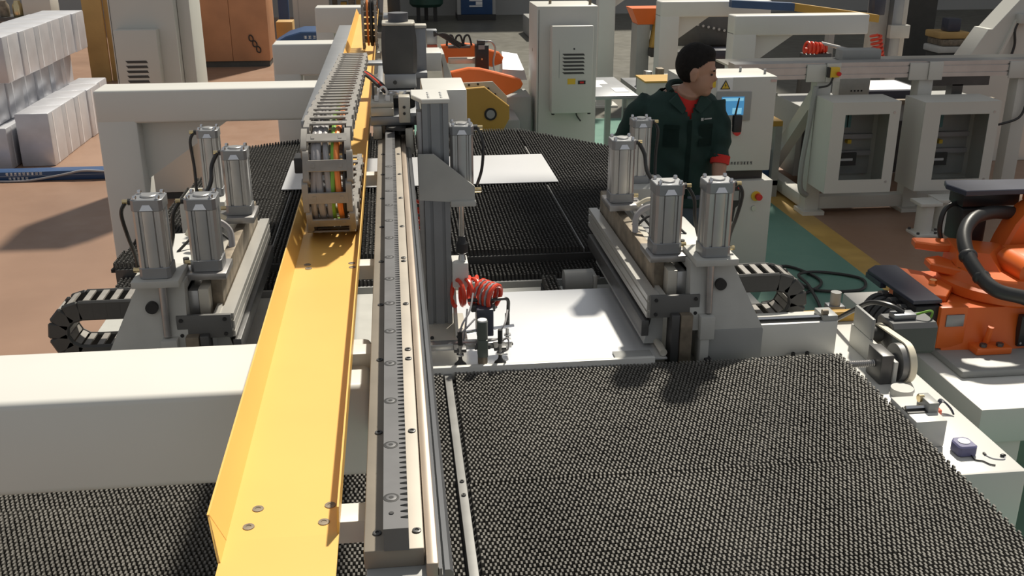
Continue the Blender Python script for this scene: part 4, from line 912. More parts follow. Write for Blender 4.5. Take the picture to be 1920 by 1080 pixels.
tb('drain_hose', DGREY, a, [(1.29,7.15,0.925),(1.30,7.17,0.89),(1.33,7.18,0.85)], 0.006, 6, 5)
for (x, y) in ((1.13, 7.4), (1.40, 7.3)): cy('lifting_eye', RUST, cc, (x, y, 1.652), (x, y, 1.69), 0.010, n=8)
cy('key_lock', RUST, cc, (1.007, 7.42, 1.33), (1.009, 7.42, 1.33), 0.012, n=10)
bx('side_rib', GREYP, cc, 1.44, 1.446, 7.22, 7.6, 0.1, 0.98)
lc = thing('electrical_cabinet', 'tall grey electrical cabinet with a cooling unit beside the silver boxes', 'cabinet', (-1.9, 8.8, 0))
bx('body', CABW, lc, -2.20, -1.70, 8.5, 9.1, 0.06, 1.9, bev=0.006); bx('plinth', DGREY, lc, -2.18, -1.72, 8.52, 9.05, 0, 0.06)
bx('side_door', CABW, lc, -1.697, -1.60, 8.62, 9.1, 0.06, 1.9, bev=0.005); bx('side_plinth', DGREY, lc, -1.70, -1.61, 8.64, 9.05, 0, 0.06)
bx('door_seam', BLK, lc, -2.19, -2.187, 8.498, 8.501, 0.1, 1.85)
cooler(lc, -2.155, -1.83, 8.38, 8.5, 0.90, 1.40, -2.09, -1.92, 0.95, 1.18, 6)

# ------------------------------------------------------------------ silver wrapped boxes
def foil_box(x0, x1, y0, y1, z0, z1, label, group):
    b = NB(); box(b, x0, x1, y0, y1, z0, z1, bev=0.012, seg=2)
    jx = random.uniform(-0.012, 0.012)
    for v in b.verts: v.co.x += jx
    o = obj('wrapped_box', b, FOIL); bx('wrap_seam', mat('wrap_tape', (0.75, 0.76, 0.8), 0.3, 0.2), o, x1+jx-0.002, x1+jx+0.002, y0+0.12, y0+0.15, z0+0.01, z1-0.012)
    tag(o, label, 'box', group)
ORD = ('first', 'second', 'third', 'fourth', 'fifth', 'sixth')
for k in range(5): foil_box(-3.51, -3.207, 9.83+k*0.43, 9.83+k*0.43+0.425, 0, 0.50, ORD[k] + ' silver wrapped floor box from the blue rail, row next to the gantry leg', 'silver boxes, floor row beside the gantry')
for k in range(6): foil_box(-3.96, -3.565, 9.72+k*0.43, 9.72+k*0.43+0.415, 0, 0.39, ORD[k] + ' low silver box from the blue rail, bottom of the tall stack', 'silver boxes, bottom of the stack')
for k in range(6): foil_box(-4.02, -3.66, 9.74+k*0.43, 9.74+k*0.43+0.41, 0.39, 0.785, ORD[k] + ' silver box from the blue rail, recessed middle layer of the stack', 'silver boxes, middle layer')
for k in range(6): foil_box(-3.93, -3.485, 9.80+k*0.43, 9.80+k*0.43+0.426, 0.785, 1.20, ORD[k] + ' silver box from the blue rail, overhanging top layer of the stack', 'silver boxes, top layer')
br = thing('floor_barrier', 'low blue steel rail lying on the brown floor before the silver boxes', 'rail', (-3.3, 9.3, 0))
bx('rail', BLUE, br, -4.6, -2.3, 9.27, 9.42, 0, 0.085, bev=0.006); bx('rail_lip', mat('pale_blue_edge', (0.16, 0.22, 0.32), 0.4), br, -4.6, -2.3, 9.265, 9.272, 0.045, 0.052)
tb('hose', GREYC, br, [(-3.6,9.24,0.012),(-3.3,9.23,0.012),(-3.0,9.255,0.05),(-2.8,9.255,0.085),(-2.6,9.26,0.07),(-2.4,9.26,0.05)], 0.010, 7, 6)
for k in range(9): glyph(br, WPRINT, -3.47+0.036*k, 9.2645, 0.055, 0.024, 0.024, 40+k)
for k in range(5): glyph(br, WPRINT, -3.45+0.036*k, 9.2645, 0.015, 0.024, 0.022, 60+k)

# ------------------------------------------------------------------ plywood crate, posts and things behind the left cabinet
cr = thing('plywood_crate', 'large reddish plywood crate with a hanging chain', 'crate', (-2.4, 16.3, 0))
for k, x in enumerate((-2.98, -2.42)): bx('panel', WOOD, cr, x, x+0.555, 16.1, 17.0, 0.09, 2.0, bev=0.004)
bx('skid', DARKW, cr, -2.95, -1.88, 16.12, 16.98, 0, 0.09)
for k in range(3): 
    b = NB(); x, z = -2.13+0.05*k, 0.42-0.085*k
    tube(b, [(x, 16.085, z+0.06), (x+0.032, 16.085, z+0.02), (x+0.025, 16.085, z-0.03), (x-0.02, 16.085, z-0.02), (x-0.025, 16.085, z+0.04), (x, 16.085, z+0.06)], 0.009, 6, 4); obj('chain_ring', b, BLK, cr)
tag(bx('blue_post', BLUE, None, -1.93, -1.76, 18.4, 18.55, 0, 2.4, bev=0.004), 'blue steel post standing behind the plywood crate', 'post')
tag(bx('cardboard_box', CARD, None, -1.86, -1.60, 17.2, 17.6, 0, 0.55, bev=0.005), 'tan carton beside the plywood crate', 'box')
wc = thing('white_locker', 'pale grey locker standing against the back wall near the blue post', 'locker', (-1.6, 21, 0))
bx('body', CABW, wc, -1.90, -1.20, 20.8, 21.4, 0, 1.9, bev=0.006); bx('seam', GREYP, wc, -1.80, -1.795, 20.797, 20.802, 0.05, 1.85)
rk = thing('parts_rack', 'brown storage rack with mixed parts far behind the rail', 'rack', (-0.5, 21.6, 0))
for x in (-1.12, -0.55, 0.1): bx('post', RUST, rk, x-0.05, x+0.05, 21.4, 21.5, 0, 1.9)
for z in (0.25, 0.7, 1.2): bx('shelf', RUST, rk, -1.15, 0.15, 21.3, 21.9, z, z+0.04)
cols = [WOOD, GREYC, YELD, RUST, CARD, BLUE]
for k in range(7): bx('stored_part', cols[k % 6], rk, -1.0+0.155*k, -0.88+0.155*k, 21.35, 21.6, 0.74, 0.92+0.05*(k % 3)); bx('stored_part', cols[(k+2) % 6], rk, -1.0+0.155*k, -0.88+0.155*k, 21.35, 21.6, 0.29, 0.5+0.04*(k % 3))
# dark shelf, beige carton and cardboard at the far left
ls = thing('dark_shelf', 'dark metal shelf with small parts behind the silver boxes', 'shelf', (-4.9, 14.2, 0))
bx('board', DSTEEL, ls, -5.4, -4.30, 14.0, 14.5, 0.93, 0.97); bx('board', DSTEEL, ls, -5.4, -4.3, 14.0, 14.5, 0.55, 0.59)
for x in (-5.35, -4.35): bx('post', DSTEEL, ls, x-0.03, x+0.03, 14.05, 14.45, 0, 0.93)
for k, x in enumerate((-4.95, -4.78)): obj('jar', lathe(NB(), [(0.06,0),(0.065,0.02),(0.065,0.14),(0.04,0.18),(0.04,0.2)], (x, 14.15, 0.97), n=14), BRASS if k else RUST, ls)
tag(bx('beige_carton', CABW, None, -4.69, -4.34, 14.05, 14.4, 0.971, 1.3, bev=0.008), 'beige carton on the dark shelf behind the silver boxes', 'carton')
pw = thing('cardboard_stack', 'upright ochre cardboard sheets behind the silver boxes', 'cardboard', (-3.9, 15, 0))
for k in range(3): bx('sheet', CARD, pw, -4.20+0.27*k, -3.94+0.27*k, 14.9+0.05*k, 14.97+0.05*k, 0, 1.7, bev=0.004)

# ------------------------------------------------------------------ second line behind: gantries, rail end, robot cell
g = gantry('white gantry frame third along the rail, before the blue machine', -0.757, -0.10, 6.66, 0.2, 1.487, 0.17, 0.20, gus=0)
g = gantry('white gantry frame furthest along the rail, before the brown rack', -0.585, -0.12, 8.2, 0.2, 1.572, 0.14, 0.20, gus=0)
bm_ = thing('blue_machine', 'blue machine hood with white lettering behind the third gantry frame', 'machine', (-0.7, 10.2, 0))
b = NB(); prism(b, [(-1.12,0.9),(-0.40,0.9),(-0.40,1.17),(-0.52,1.19),(-0.86,1.19),(-1.0,1.15),(-1.12,1.08)], 'y', 10.0, 10.5, bev=0.01); obj('hood', b, BLUE, bm_)
bx('base', GREYP, bm_, -1.08, -0.44, 10.05, 10.45, 0, 0.9)
for k in range(5): glyph(bm_, WPRINT, -0.83+0.042*k, 9.9995, 1.125, 0.026, 0.028, 80+k)
c2 = thing('second_drag_chain', 'black drag chain standing in the far end of the yellow tray', 'cable chain', (-0.11, 5.7, 1.574))
nd = [(5.62-0.07*math.sin(PI*i/10)+ (0.0), 1.60+0.12-0.12*math.cos(PI*i/10)) for i in range(11)] + [(5.65+0.05*i, 1.84) for i in range(6)]
for i in range(len(nd)-1):
    a = math.atan2(nd[i+1][1]-nd[i][1], nd[i+1][0]-nd[i][0]); m0 = ((nd[i][0]+nd[i+1][0])/2, (nd[i][1]+nd[i+1][1])/2)
    lp2 = lp
    for x in (-0.150, -0.082): 
        o = inst('side_link', lp2, (x, m0[0], m0[1]), c2, (a, 0, 0))
    o = inst('crossbar', bp_, (-0.116, m0[0]+math.sin(a)*0.017, m0[1]-math.cos(a)*0.017), c2, (a, 0, 0)); o.scale = (0.7, 1, 1)
tb('cable', ORC, c2, [(-0.125, p[0], p[1]) for p in nd[1:12:2]], 0.006, 7, 3); tb('cable', RUBBER, c2, [(-0.105, p[0], p[1]) for p in nd[1:12:2]], 0.010, 7, 3)
c3 = thing('second_carriage', 'grey carriage head with vertical profile and hoses further along the rail', 'carriage', (0.1, 6.6, 1.6))
bx('slide', ALUD, c3, -0.05, 0.10, 6.5, 6.8, 1.602, 1.66, bev=0.004); bx('head_block', BLK, c3, -0.02, 0.06, 6.55, 6.65, 1.66, 1.80, bev=0.01)
bx('vertical_profile', ALUD, c3, 0.14, 0.22, 6.80, 6.88, 1.10, 1.56, bev=0.003); bx('profile_cap', CREAM, c3, 0.09, 0.225, 6.78, 6.9, 1.56, 1.58, bev=0.003)
bx('red_module', mat('brick_red', (0.42, 0.09, 0.05), 0.5), c3, 0.245, 0.315, 7.3, 7.4, 1.29, 1.39, bev=0.006); bx('valve_row', ALUD, c3, 0.24, 0.315, 7.3, 7.4, 1.39, 1.49, bev=0.004)
for k in range(4): tb('air_hose', RUBBER, c3, [(0.29,7.3,1.45+0.01*k),(0.37,7.33,1.46-0.01*k),(0.47,7.42,1.39-0.012*k),(0.54-0.02*k,7.48,1.355)], 0.007, 7, 5)
bx('link_arm', ALUD, c3, 0.08, 0.22, 6.70, 6.80, 1.25, 1.29, bev=0.003)
tcell = thing('tilting_robot_cell', 'orange double armed positioner with ochre side plate behind the gripper', 'positioner', (0.6, 7.4, 0))
bx('white_head', WHITE, tcell, 0.152, 0.325, 6.92, 7.20, 1.262, 1.384, bev=0.005)
b = NB(); prism(b, [(0.325,1.37),(0.345,1.37),(0.415,1.12),(0.355,1.09)], 'y', 6.95, 7.25); obj('slant_plate', b, CASTG, tcell)
P = [(0.395,1.225),(0.52,1.250),(0.60,1.245),(0.72,1.215),(0.83,1.185),(0.885,1.165),(0.900,1.135),(0.885,1.105),(0.83,1.075),(0.765,1.05),(0.64,1.10),(0.42,1.115)]
obj('orange_arm', prism(NB(), P, 'y', 7.10, 7.18, bev=0.008), ORANGE, tcell)
P = [(0.36,1.33),(0.50,1.345),(0.60,1.335),(0.70,1.30),(0.80,1.27),(0.83,1.235),(0.815,1.19),(0.74,1.165),(0.60,1.20),(0.40,1.20)]
obj('orange_arm', prism(NB(), P, 'y', 7.72, 7.80, bev=0.008), ORANGE, tcell)
bx('spacer_bar', CREAM, tcell, 0.40, 0.60, 7.42, 7.50, 1.235, 1.275, bev=0.004)
P = [(0.42,1.10),(0.62,1.115),(0.70,1.06),(0.72,0.96),(0.55,0.9),(0.42,0.95)]; obj('cream_plate', prism(NB(), [(0.36,1.19),(0.66,1.20),(0.755,1.10),(0.755,0.93),(0.36,0.93)], 'y', 6.83, 6.85), CREAM, tcell)
P = [(0.44,1.165),(0.60,1.175),(0.765,1.045),(0.765,0.96),(0.705,0.85),(0.44,0.85)]; yp = obj('ochre_side_plate', prism(NB(), P, 'y', 6.76, 6.80, bev=0.004), YELD, tcell)
cy('axle', BLK, yp, (0.637, 6.752, 0.995), (0.637, 6.765, 0.995), 0.042, n=24); cy('axle_cap', GREYP, yp, (0.637, 6.748, 0.995), (0.637, 6.755, 0.995), 0.029, n=20)
for (x, z) in ((0.50, 1.125), (0.56, 1.13), (0.63, 1.10), (0.675, 1.06)): cy('plate_bolt', BLK, tcell, (x, 6.822, z+0.055), (x, 6.831, z+0.055), 0.008, n=8)
bx('stand', GREYP, tcell, 0.40, 0.85, 6.87, 7.7, 0.0, 0.93, bev=0.01)
bkm = bx('black_motor', BLK, tcell, 0.590, 0.685, 7.36, 7.46, 1.19, 1.375, bev=0.006); bx('motor_top', DGREY, bkm, 0.605, 0.66, 7.37, 7.44, 1.375, 1.405, bev=0.004); bx('motor_label', ALUD, bkm, 0.61, 0.655, 7.357, 7.361, 1.345, 1.375); bx('motor_mark', BRASS, bkm, 0.630, 0.640, 7.357, 7.361, 1.27, 1.282)
tb('motor_cable', ALU, bkm, [(0.66,7.4,1.395),(0.71,7.4,1.39),(0.735,7.4,1.34),(0.72,7.4,1.25),(0.73,7.35,1.18)], 0.007, 7, 6)
b = NB(); hull(b, [(0.78,7.5,1.10),(0.98,7.5,1.10),(0.98,7.95,1.10),(0.82,7.95,1.10)], [(0.80,7.5,1.18),(0.96,7.5,1.17),(0.96,7.95,1.23),(0.84,7.95,1.25)]); obj('silver_cover', b, SHEET, tcell)
bx('grey_leg', GREYP, tcell, 0.72, 0.98, 7.25, 7.6, 0.0, 1.02, bev=0.008)
bx('mesh_base', DSTEEL, tcell, 0.40, 0.56, 7.44, 7.52, 1.345, 1.36); 
for x in (0.42, 0.48, 0.54): tb('wire_loop', RUBBER, tcell, [(x-0.03,7.47,1.36),(x-0.02,7.47,1.42),(x+0.01,7.47,1.43),(x+0.03,7.47,1.36)], 0.008, 6, 5)
bc = thing('blue_cabinet', 'navy blue equipment cabinet with a white mark by the back wall', 'cabinet', (1.84, 22.8, 0))
bx('body', BLUE, bc, 1.50, 2.18, 22.5, 23.2, 0.12, 1.9, bev=0.01); bx('side_edge', GREYP, bc, 1.42, 1.50, 22.52, 23.2, 0.1, 1.9); bx('side_edge', GREYP, bc, 2.18, 2.25, 22.52, 23.2, 0.1, 1.9); bx('plinth', BLK, bc, 1.42, 2.25, 22.45, 23.2, 0, 0.12)
bx('white_mark', WPRINT, bc, 1.68, 1.96, 22.49, 22.505, 0.40, 0.43); bx('white_mark', WPRINT, bc, 1.68, 1.96, 22.49, 22.505, 0.28, 0.31); bx('white_mark', WPRINT, bc, 1.82, 1.96, 22.49, 22.505, 0.32, 0.39)
gd = thing('green_drum', 'dark green round tank far behind the black servo motor', 'tank', (0.75, 22.6, 0))
obj('tank', lathe(NB(), [(0.30,0.0),(0.36,0.06),(0.36,1.2),(0.25,1.35)], (0.76, 22.5, 0.30), n=24), DGREEN, gd)
for (x, y) in ((0.58, 22.4), (0.94, 22.4), (0.76, 22.75)): bx('leg', BLK, gd, x-0.04, x+0.04, y-0.04, y+0.04, 0, 0.34)
tag(bx('low_bench', GREYP, None, 2.55, 3.9, 18.9, 20.2, 0, 0.35, bev=0.02), 'low grey platform on the floor far behind the central cabinet', 'platform')
b = NB(); lathe(b, [(0.10,0),(0.18,0.05),(0.18,0.12),(0.10,0.17)], (1.52, 11.0, 0.35), (1,0,0), 20); hz = thing('handwheel', 'black handwheel on a post behind the central cabinet', 'handwheel', (1.47, 11.0, 0)); obj('wheel', b, BLK, hz); cy('post', DSTEEL, hz, (1.54,11.0,0), (1.54,11.0,0.34), 0.04, n=10)

# ------------------------------------------------------------------ right background: gantries, worktable, far robot
gantry('white gantry frame standing behind the head of the man', 2.885, 4.12, 11.0, 0.22, 1.345, 0.215, 0.165, gus=0.38)
gantry('white gantry frame above the control console, before the ochre bar', 3.04, 4.30, 9.0, 0.2, 1.39, 0.215, 0.175, gus=0.40)
gantry('white gantry frame beside the far orange robot', 2.45, 2.82, 12.2, 0.2, 1.5, 0.20, 0.165, gus=0.25)
wt = thing('inspection_table', 'small table with white papers beside the tall cream cabinet', 'table', (1.9, 9.0, 0))
bx('top', ALUD, wt, 1.60, 2.06, 8.45, 9.45, 0.77, 0.80, bev=0.003)
for (x, y) in ((1.65, 8.5), (2.0, 8.5), (1.65, 9.4), (2.0, 9.4)): bx('leg', GREYP, wt, x-0.025, x+0.025, y-0.025, y+0.025, 0, 0.77)
for k, (x, y) in enumerate(((1.72, 8.9), (1.80, 9.05), (1.90, 8.62))): tag(bx('paper_sheet', PAPER, None, x, x+0.12, y, y+0.22, 0.8003+0.0008*k, 0.801+0.0008*k), ['white paper sheet lying on the small table nearest the cream cabinet', 'white paper sheet at the back of the small table', 'white paper sheet at the front edge of the small table'][k], 'paper')
wx = thing('grey_junction_box', 'pale box with ochre top behind the shoulder of the man', 'box', (2.35, 9.0, 0))
bx('body', CABW, wx, 2.23, 2.62, 8.9, 9.25, 0.0, 0.83, bev=0.005); bx('top', YELD, wx, 2.22, 2.63, 8.89, 9.26, 0.83, 0.845)
fr2 = thing('far_robot', 'small orange robot with ochre forearm between the far gantry frames', 'robot', (3.0, 12.4, 0))
b = NB(); hull(b, [(2.93,12.2,0.98),(3.12,12.2,0.98),(3.12,12.5,0.98),(2.93,12.5,0.98)], [(2.84,12.15,1.17),(3.24,12.15,1.17),(3.24,12.5,1.17),(2.84,12.5,1.17)]); obj('shoulder', b, ORANGE, fr2)
b = NB(); hull(b, [(3.07,12.1,0.68),(3.16,12.1,0.68),(3.16,12.25,0.68),(3.07,12.25,0.68)], [(3.14,12.1,1.08),(3.24,12.1,1.08),(3.24,12.25,1.08),(3.14,12.25,1.08)]); obj('forearm', b, YELD, fr2)
bx('motor', NAVY, fr2, 3.18, 3.28, 12.15, 12.35, 0.74, 0.98, bev=0.01); bx('column', GREYP, fr2, 2.92, 3.08, 12.2, 12.5, 0.0, 0.98, bev=0.01); bx('tool', BLK, fr2, 3.05, 3.13, 12.0, 12.15, 0.62, 0.72, bev=0.01)
bt = thing('assembly_bench', 'cluttered grey bench with fixtures below the far orange robot', 'bench', (2.9, 10.4, 0))
bx('top', ALUD, bt, 2.45, 2.93, 10.1, 10.9, 0.50, 0.56, bev=0.004)
for (x, y) in ((2.5, 10.15), (2.88, 10.15), (2.5, 10.85), (2.88, 10.85)): bx('leg', GREYP, bt, x-0.03, x+0.03, y-0.03, y+0.03, 0, 0.5)
for k in range(4): bx('fixture', [DSTEEL, ALU, RUST, CREAM][k], bt, 2.5+0.1*k, 2.57+0.1*k, 10.3+0.1*(k % 2), 10.4+0.1*(k % 2), 0.56, 0.66+0.04*(k % 3), bev=0.004)
cy('bar', ALU, bt, (2.47,10.12,0.62), (2.75,10.3,0.58), 0.015, n=8); bx('lower_shelf', DSTEEL, bt, 2.48, 2.9, 10.12, 10.88, 0.2, 0.24)
dp = thing('dark_press', 'dark machine with a navy cover seen through the white gantry frame', 'machine', (3.6, 12.4, 0))
bx('body', DGREY, dp, 3.25, 4.15, 11.6, 12.6, 0, 0.62, bev=0.01); bx('cover', NAVY, dp, 3.62, 4.02, 11.5, 11.8, 0.66, 0.76, bev=0.01); bx('upper', DSTEEL, dp, 3.35, 4.1, 11.9, 12.5, 0.76, 1.12, bev=0.01); bx('column', DGREY, dp, 3.7, 4.05, 12.0, 12.5, 0.6, 0.8)
for k in range(8): cy('nozzle', ALU, dp, (3.50+0.065*k, 11.86, 1.02-0.014*k), (3.50+0.065*k, 11.9, 1.02-0.014*k), 0.016, n=8)
yb2 = thing('overhead_bar', 'blue and ochre bar carried above the white gantry frames', 'bar', (4.2, 10.4, 1.28))
b = NB(); hull(b, [(3.62,10.85,1.29),(3.62,10.95,1.29),(3.62,10.95,1.365),(3.62,10.85,1.365)], [(4.22,10.6,1.27),(4.22,10.72,1.27),(4.22,10.72,1.35),(4.22,10.6,1.35)]); obj('blue_end', b, BLUE, yb2)
b = NB(); hull(b, [(4.22,10.6,1.27),(4.22,10.72,1.27),(4.22,10.72,1.35),(4.22,10.6,1.35)], [(4.68,9.6,1.25),(4.68,9.72,1.25),(4.68,9.72,1.32),(4.68,9.6,1.32)]); obj('ochre_bar', b, YELD, yb2)
bx('support_post', GREYP, yb2, 4.42, 4.48, 10.12, 10.22, 0, 1.275)

# ------------------------------------------------------------------ conveyor with windowed cabinets on the right
cv = thing('conveyor_frame', 'long aluminium conveyor rail on cream posts above two windowed cabinets', 'conveyor', (4.2, 7.55, 0))
pf = [(7.47,1.07),(7.62,1.07),(7.62,1.19),(7.47,1.19),(7.47,1.165),(7.478,1.165),(7.478,1.155),(7.47,1.155),(7.47,1.11),(7.478,1.11),(7.478,1.10),(7.47,1.10)]
obj('rail_profile', prism(NB(), pf, 'x', 2.55, 5.6), ALU, cv); bx('belt_surface', CREAM, cv, 2.55, 5.6, 7.62, 7.95, 1.15, 1.165)
for x in (3.215, 4.035, 4.85):
    p = bx('post', CABW, cv, x, x+0.115, 7.48, 7.60, 0.02, 1.07, bev=0.004); bx('foot_plate', CABW, cv, x-0.03, x+0.145, 7.42, 7.62, 0, 0.03)
    bx('post_head', CABW, cv, x-0.10, x+0.05, 7.455, 7.469, 1.05, 1.18, bev=0.003); bx('post_head', CABW, cv, x+0.05, x+0.16, 7.440, 7.455, 1.05, 1.19, bev=0.003)
bx('base_beam', CABW, cv, 3.33, 4.85, 7.50, 7.60, 0.03, 0.13, bev=0.004); bx('base_beam', CABW, cv, 3.23, 3.33, 7.62, 8.75, 0.02, 0.12, bev=0.004)
b = NB(); hull(b, [(3.235,8.4,0.12),(3.325,8.4,0.12),(3.325,8.55,0.12),(3.235,8.55,0.12)], [(3.235,7.60,0.85),(3.325,7.60,0.85),(3.325,7.62,0.98),(3.235,7.62,0.98)]); obj('brace', b, CABW, cv)
bx('stop_box', YPRINT, cv, 3.275, 3.35, 7.40, 7.44, 1.09, 1.165, bev=0.004); cy('stop_button', REDB, cv, (3.335, 7.39, 1.12), (3.335, 7.37, 1.12), 0.016, n=14); bx('stop_box_back', BLK, cv, 3.262, 3.276, 7.40, 7.44, 1.09, 1.165)
tb('conduit', GREYP, cv, [(3.19,7.44,1.02),(3.165,7.44,0.7),(3.14,7.44,0.4),(3.15,7.44,0.22),(3.21,7.45,0.16)], 0.022, 8, 6); tb('conduit', RUBBER, cv, [(3.30,7.40,1.09),(3.28,7.42,1.03),(3.2,7.44,1.01)], 0.008, 7, 5)
tb('conduit', RUBBER, cv, [(4.93,7.45,1.05),(4.93,7.45,0.85),(4.88,7.44,0.74),(4.7,7.40,0.70)], 0.010, 7, 6)
bx('tray_box', GREYP, cv, 3.50, 3.82, 7.72, 7.86, 1.165, 1.25, bev=0.008); bx('tray_base', DSTEEL, cv, 3.50, 3.84, 7.68, 7.9, 1.150, 1.166)
def win_cabinet(label, x0, x1, wx0, wx1, z0, z1, wz0, wz1, shelves):
    c = thing('window_cabinet', label, 'cabinet', ((x0+x1)/2, 7.28, z0), 'windowed cabinets under the conveyor')
    b = NB(); t = 0.02
    for q in ((x0, x0+t, 7.13, 7.43, z0, z1), (x1-t, x1, 7.13, 7.43, z0, z1), (x0+t, x1-t, 7.13, 7.43, z0, z0+t), (x0+t, x1-t, 7.13, 7.43, z1-t, z1), (x0+t, x1-t, 7.41, 7.43, z0+t, z1-t)): box(b, *q)
    obj('body', b, CABW, c)
    b = NB()
    for q in ((x0, wx0, z0, z1), (wx1, x1, z0, z1), (wx0, wx1, z0, wz0), (wx0, wx1, wz1, z1)): box(b, q[0], q[1], 7.115, 7.1285, q[2], q[3])
    d = obj('door', b, CABW, c)
    bx('window_pane', GLASS, d, wx0, wx1, 7.121, 7.125, wz0, wz1)
    for z in (z0+0.08, z1-0.08): cy('lock', ALU, d, (x1-0.045, 7.112, z), (x1-0.045, 7.116, z), 0.010, n=10)
    bx('mount_plate', GREYP, c, wx0-0.01, wx1+0.01, 7.38, 7.395, wz0-0.02, wz1+0.02)
    for k, zz in enumerate(shelves): bx('wiring_duct', GREYC, c, wx0, wx1, 7.34, 7.38, zz, zz+0.035)
    for k in range(4): bx('terminal_block', mat('teal_terminal', (0.10, 0.26, 0.27), 0.5), c, wx0+0.03+0.032*k, wx0+0.052+0.032*k, 7.33, 7.38, wz1-0.14, wz1-0.03)
    bx('relay', YPRINT, c, wx0+0.14, wx0+0.17, 7.33, 7.38, wz0+0.23, wz0+0.26); bx('drive_unit', DGREY, c, wx0+0.05, wx0+0.22, 7.32, 7.38, wz0+0.06, wz0+0.16); bx('drive_label', PAPER, c, wx0+0.09, wx0+0.19, 7.315, 7.321, wz0+0.10, wz0+0.118)
    return c
win_cabinet('cream cabinet with glass door window nearest the yellow stop box', 3.20, 3.725, 3.303, 3.645, 0.265, 0.953, 0.365, 0.861, (0.50, 0.63))
win_cabinet('wide cream cabinet with glass door window behind the white stub posts', 3.915, 4.515, 4.046, 4.432, 0.262, 0.940, 0.347, 0.846, (0.50, 0.63))
for k in range(2):
    x, y = 3.89+0.18*k, 6.86+0.08*k
    st = thing('stub_post', 'short white flanged stub post on the brown floor, ' + ('nearer the yellow floor line' if k == 0 else 'nearer the orange robot'), 'post', (x, y, 0), 'pair of white stub posts')
    bx('base_flange', CABW, st, x-0.085, x+0.085, y-0.085, y+0.085, 0, 0.02, bev=0.002); cy('tube', CABW, st, (x, y, 0.02), (x, y, 0.235), 0.062, n=20); bx('top_flange', CABW, st, x-0.085, x+0.085, y-0.085, y+0.085, 0.235, 0.26, bev=0.002)
    for (sx, sy) in ((-1,-1),(1,-1),(-1,1),(1,1)): cy('bolt', DSTEEL, st, (x+sx*0.068, y+sy*0.068, 0.02), (x+sx*0.068, y+sy*0.068, 0.035), 0.011, n=6)
# machinery seen behind and under the conveyor
gb = thing('feeder_machine', 'grey feeder machine behind the conveyor cabinets with a shiny sheet', 'machine', (4.2, 8.6, 0))
bx('body', GREYP, gb, 3.45, 5.2, 8.35, 8.95, 0.08, 0.70, bev=0.01); bx('control_box', CASTG, gb, 3.72, 3.99, 8.2, 8.34, 0.80, 0.95, bev=0.006); bx('box_stand', GREYP, gb, 3.78, 3.92, 8.25, 8.45, 0.5, 0.8)
for k in range(4): cy('port', BLK, gb, (3.83+0.03*k, 8.198, 0.845), (3.83+0.03*k, 8.201, 0.845), 0.008, n=8)
bx('shiny_sheet', SHEET, gb, 4.12, 4.58, 8.45, 8.95, 0.80, 0.805); bx('sheet_bed', NAVY, gb, 4.08, 4.62, 8.42, 8.98, 0.70, 0.80); bx('rust_beam', RUST, gb, 3.7, 5.2, 8.30, 8.36, 0.70, 0.74)
bx('dark_bay', BLK, gb, 3.5, 5.15, 8.32, 8.352, 0.10, 0.55); bx('black_arm', DSTEEL, gb, 4.65, 5.24, 8.5, 8.6, 0.82, 0.93); bx('arm_stand', DSTEEL, gb, 4.9, 5.0, 8.5, 8.6, 0.68, 0.83)
lk = thing('blue_bin_rack', 'ochre edged bench with blue bins behind the console', 'bench', (3.0, 8.2, 0))
bx('top', YELD, lk, 2.80, 3.18, 8.0, 8.5, 0.60, 0.645, bev=0.003); bx('white_tray', CASTG, lk, 2.62, 3.17, 8.15, 8.4, 0.82, 0.85, bev=0.003); bx('tray_post', GREYP, lk, 2.98, 3.04, 8.25, 8.35, 0.64, 0.82); bx('bin', BLUE, lk, 2.82, 3.12, 8.05, 8.3, 0.14, 0.40, bev=0.01); bx('shelf', DSTEEL, lk, 2.8, 3.18, 8.0, 8.5, 0.10, 0.14)
for (x, y) in ((2.83, 8.03), (3.15, 8.03), (2.83, 8.47), (3.15, 8.47)): bx('leg', GREYP, lk, x-0.03, x+0.03, y-0.03, y+0.03, 0, 0.60)
tb('loop_hose', RUBBER, lk, [(3.1,8.1,0.78),(2.92,8.1,0.78),(2.84,8.1,0.74),(2.84,8.1,0.68),(2.88,8.1,0.65)], 0.020, 8, 6)
wt2 = thing('white_tower', 'white slanted steel column with cable beyond the conveyor', 'column', (5.6, 9.2, 0))
b = NB(); prism(b, [(5.28,0.0),(5.28,0.955),(5.46,1.245),(5.50,1.245),(5.82,1.62),(6.1,1.62),(6.1,0.0)], 'y', 9.0, 9.25, bev=0.004); obj('slanted_plate', b, CABW, wt2)
b = NB(); hull(b, [(5.555,8.97,0.95),(5.585,8.97,0.95),(5.585,9.0,0.95),(5.555,9.0,0.95)], [(5.715,8.97,1.37),(5.745,8.97,1.37),(5.745,9.0,1.37),(5.715,9.0,1.37)]); obj('edge_rib', b, CABW, wt2)
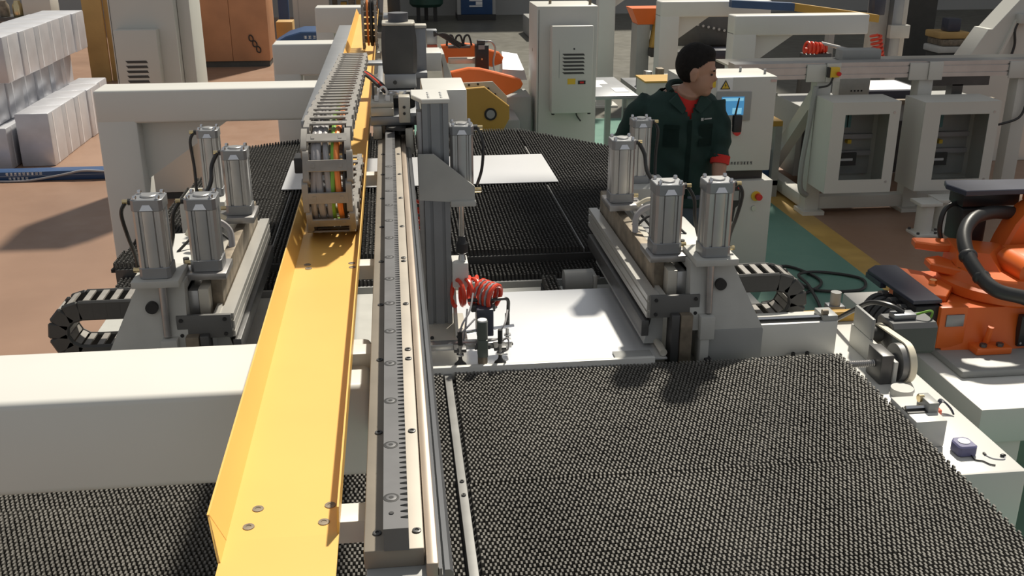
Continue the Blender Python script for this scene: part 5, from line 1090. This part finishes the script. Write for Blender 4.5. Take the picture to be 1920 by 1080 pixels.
tb('cable', RUBBER, wt2, [(5.74,8.98,1.34),(5.70,8.97,1.24),(5.72,8.97,1.1),(5.69,8.97,0.95)], 0.012, 7, 6); bx('box', CASTG, wt2, 5.70, 5.82, 8.9, 9.0, 1.30, 1.38, bev=0.005)
vp = thing('vertical_axis', 'grey vertical profile axis with a slide block behind the conveyor', 'axis', (5.1, 10.1, 0))
bx('profile', ALUD, vp, 5.04, 5.15, 10.05, 10.15, 0.3, 1.7, bev=0.004); bx('slide_block', CASTG, vp, 5.0, 5.21, 9.98, 10.05, 1.05, 1.18, bev=0.006); bx('back_plate', CASTG, vp, 4.86, 5.25, 10.15, 10.25, 0.85, 1.6, bev=0.006); bx('base', GREYP, vp, 4.9, 5.3, 10.0, 10.4, 0, 0.35)
bx('motor', NAVY, vp, 4.80, 4.92, 9.98, 10.12, 1.28, 1.5, bev=0.01)
coil(vp, (4.84, 9.9, 0.99), (0.25, 0, -1), 0.05, 6, 0.24, 0.013, REDH, 0.0); 
rh = thing('red_hose_bundle', 'red coiled air hoses under the gantry arm beyond the conveyor', 'hose', (4.2, 9.7, 0))
coil(rh, (4.10, 9.75, 1.00), (1, 0, -0.1), 0.05, 4, 0.16, 0.014, REDH, 0.0); coil(rh, (4.20, 9.8, 0.99), (1, 0.3, 0), 0.045, 3, 0.1, 0.014, REDH, 1.0); bx('hose_stand', DSTEEL, rh, 4.02, 4.30, 9.72, 9.86, 0.0, 0.945, bev=0.01); cy('slant_rod', ALU, rh, (4.2,9.78,1.04), (4.60,9.75,0.95), 0.018, n=8)
pk = thing('packing_pile', 'pile of wrapped parts and a dark box near the back wall', 'pile', (8.0, 14.3, 0))
bx('pallet', WOOD, pk, 7.75, 8.75, 14.0, 14.7, 0, 0.12)
for k in range(5): bx('bundle', [PAPER, DARKW, CASTG, RUST, CARD][k], pk, 7.80+0.05*(k % 2), 8.20+0.06*(k % 3), 14.05, 14.5, 0.12+0.1*k, 0.215+0.1*k, bev=0.02)
bx('dark_box', NAVY, pk, 7.93, 8.12, 14.1, 14.3, 0.62, 0.80, bev=0.01); bx('black_bag', BLK, pk, 8.25, 8.6, 14.1, 14.5, 0.12, 0.35, bev=0.05)
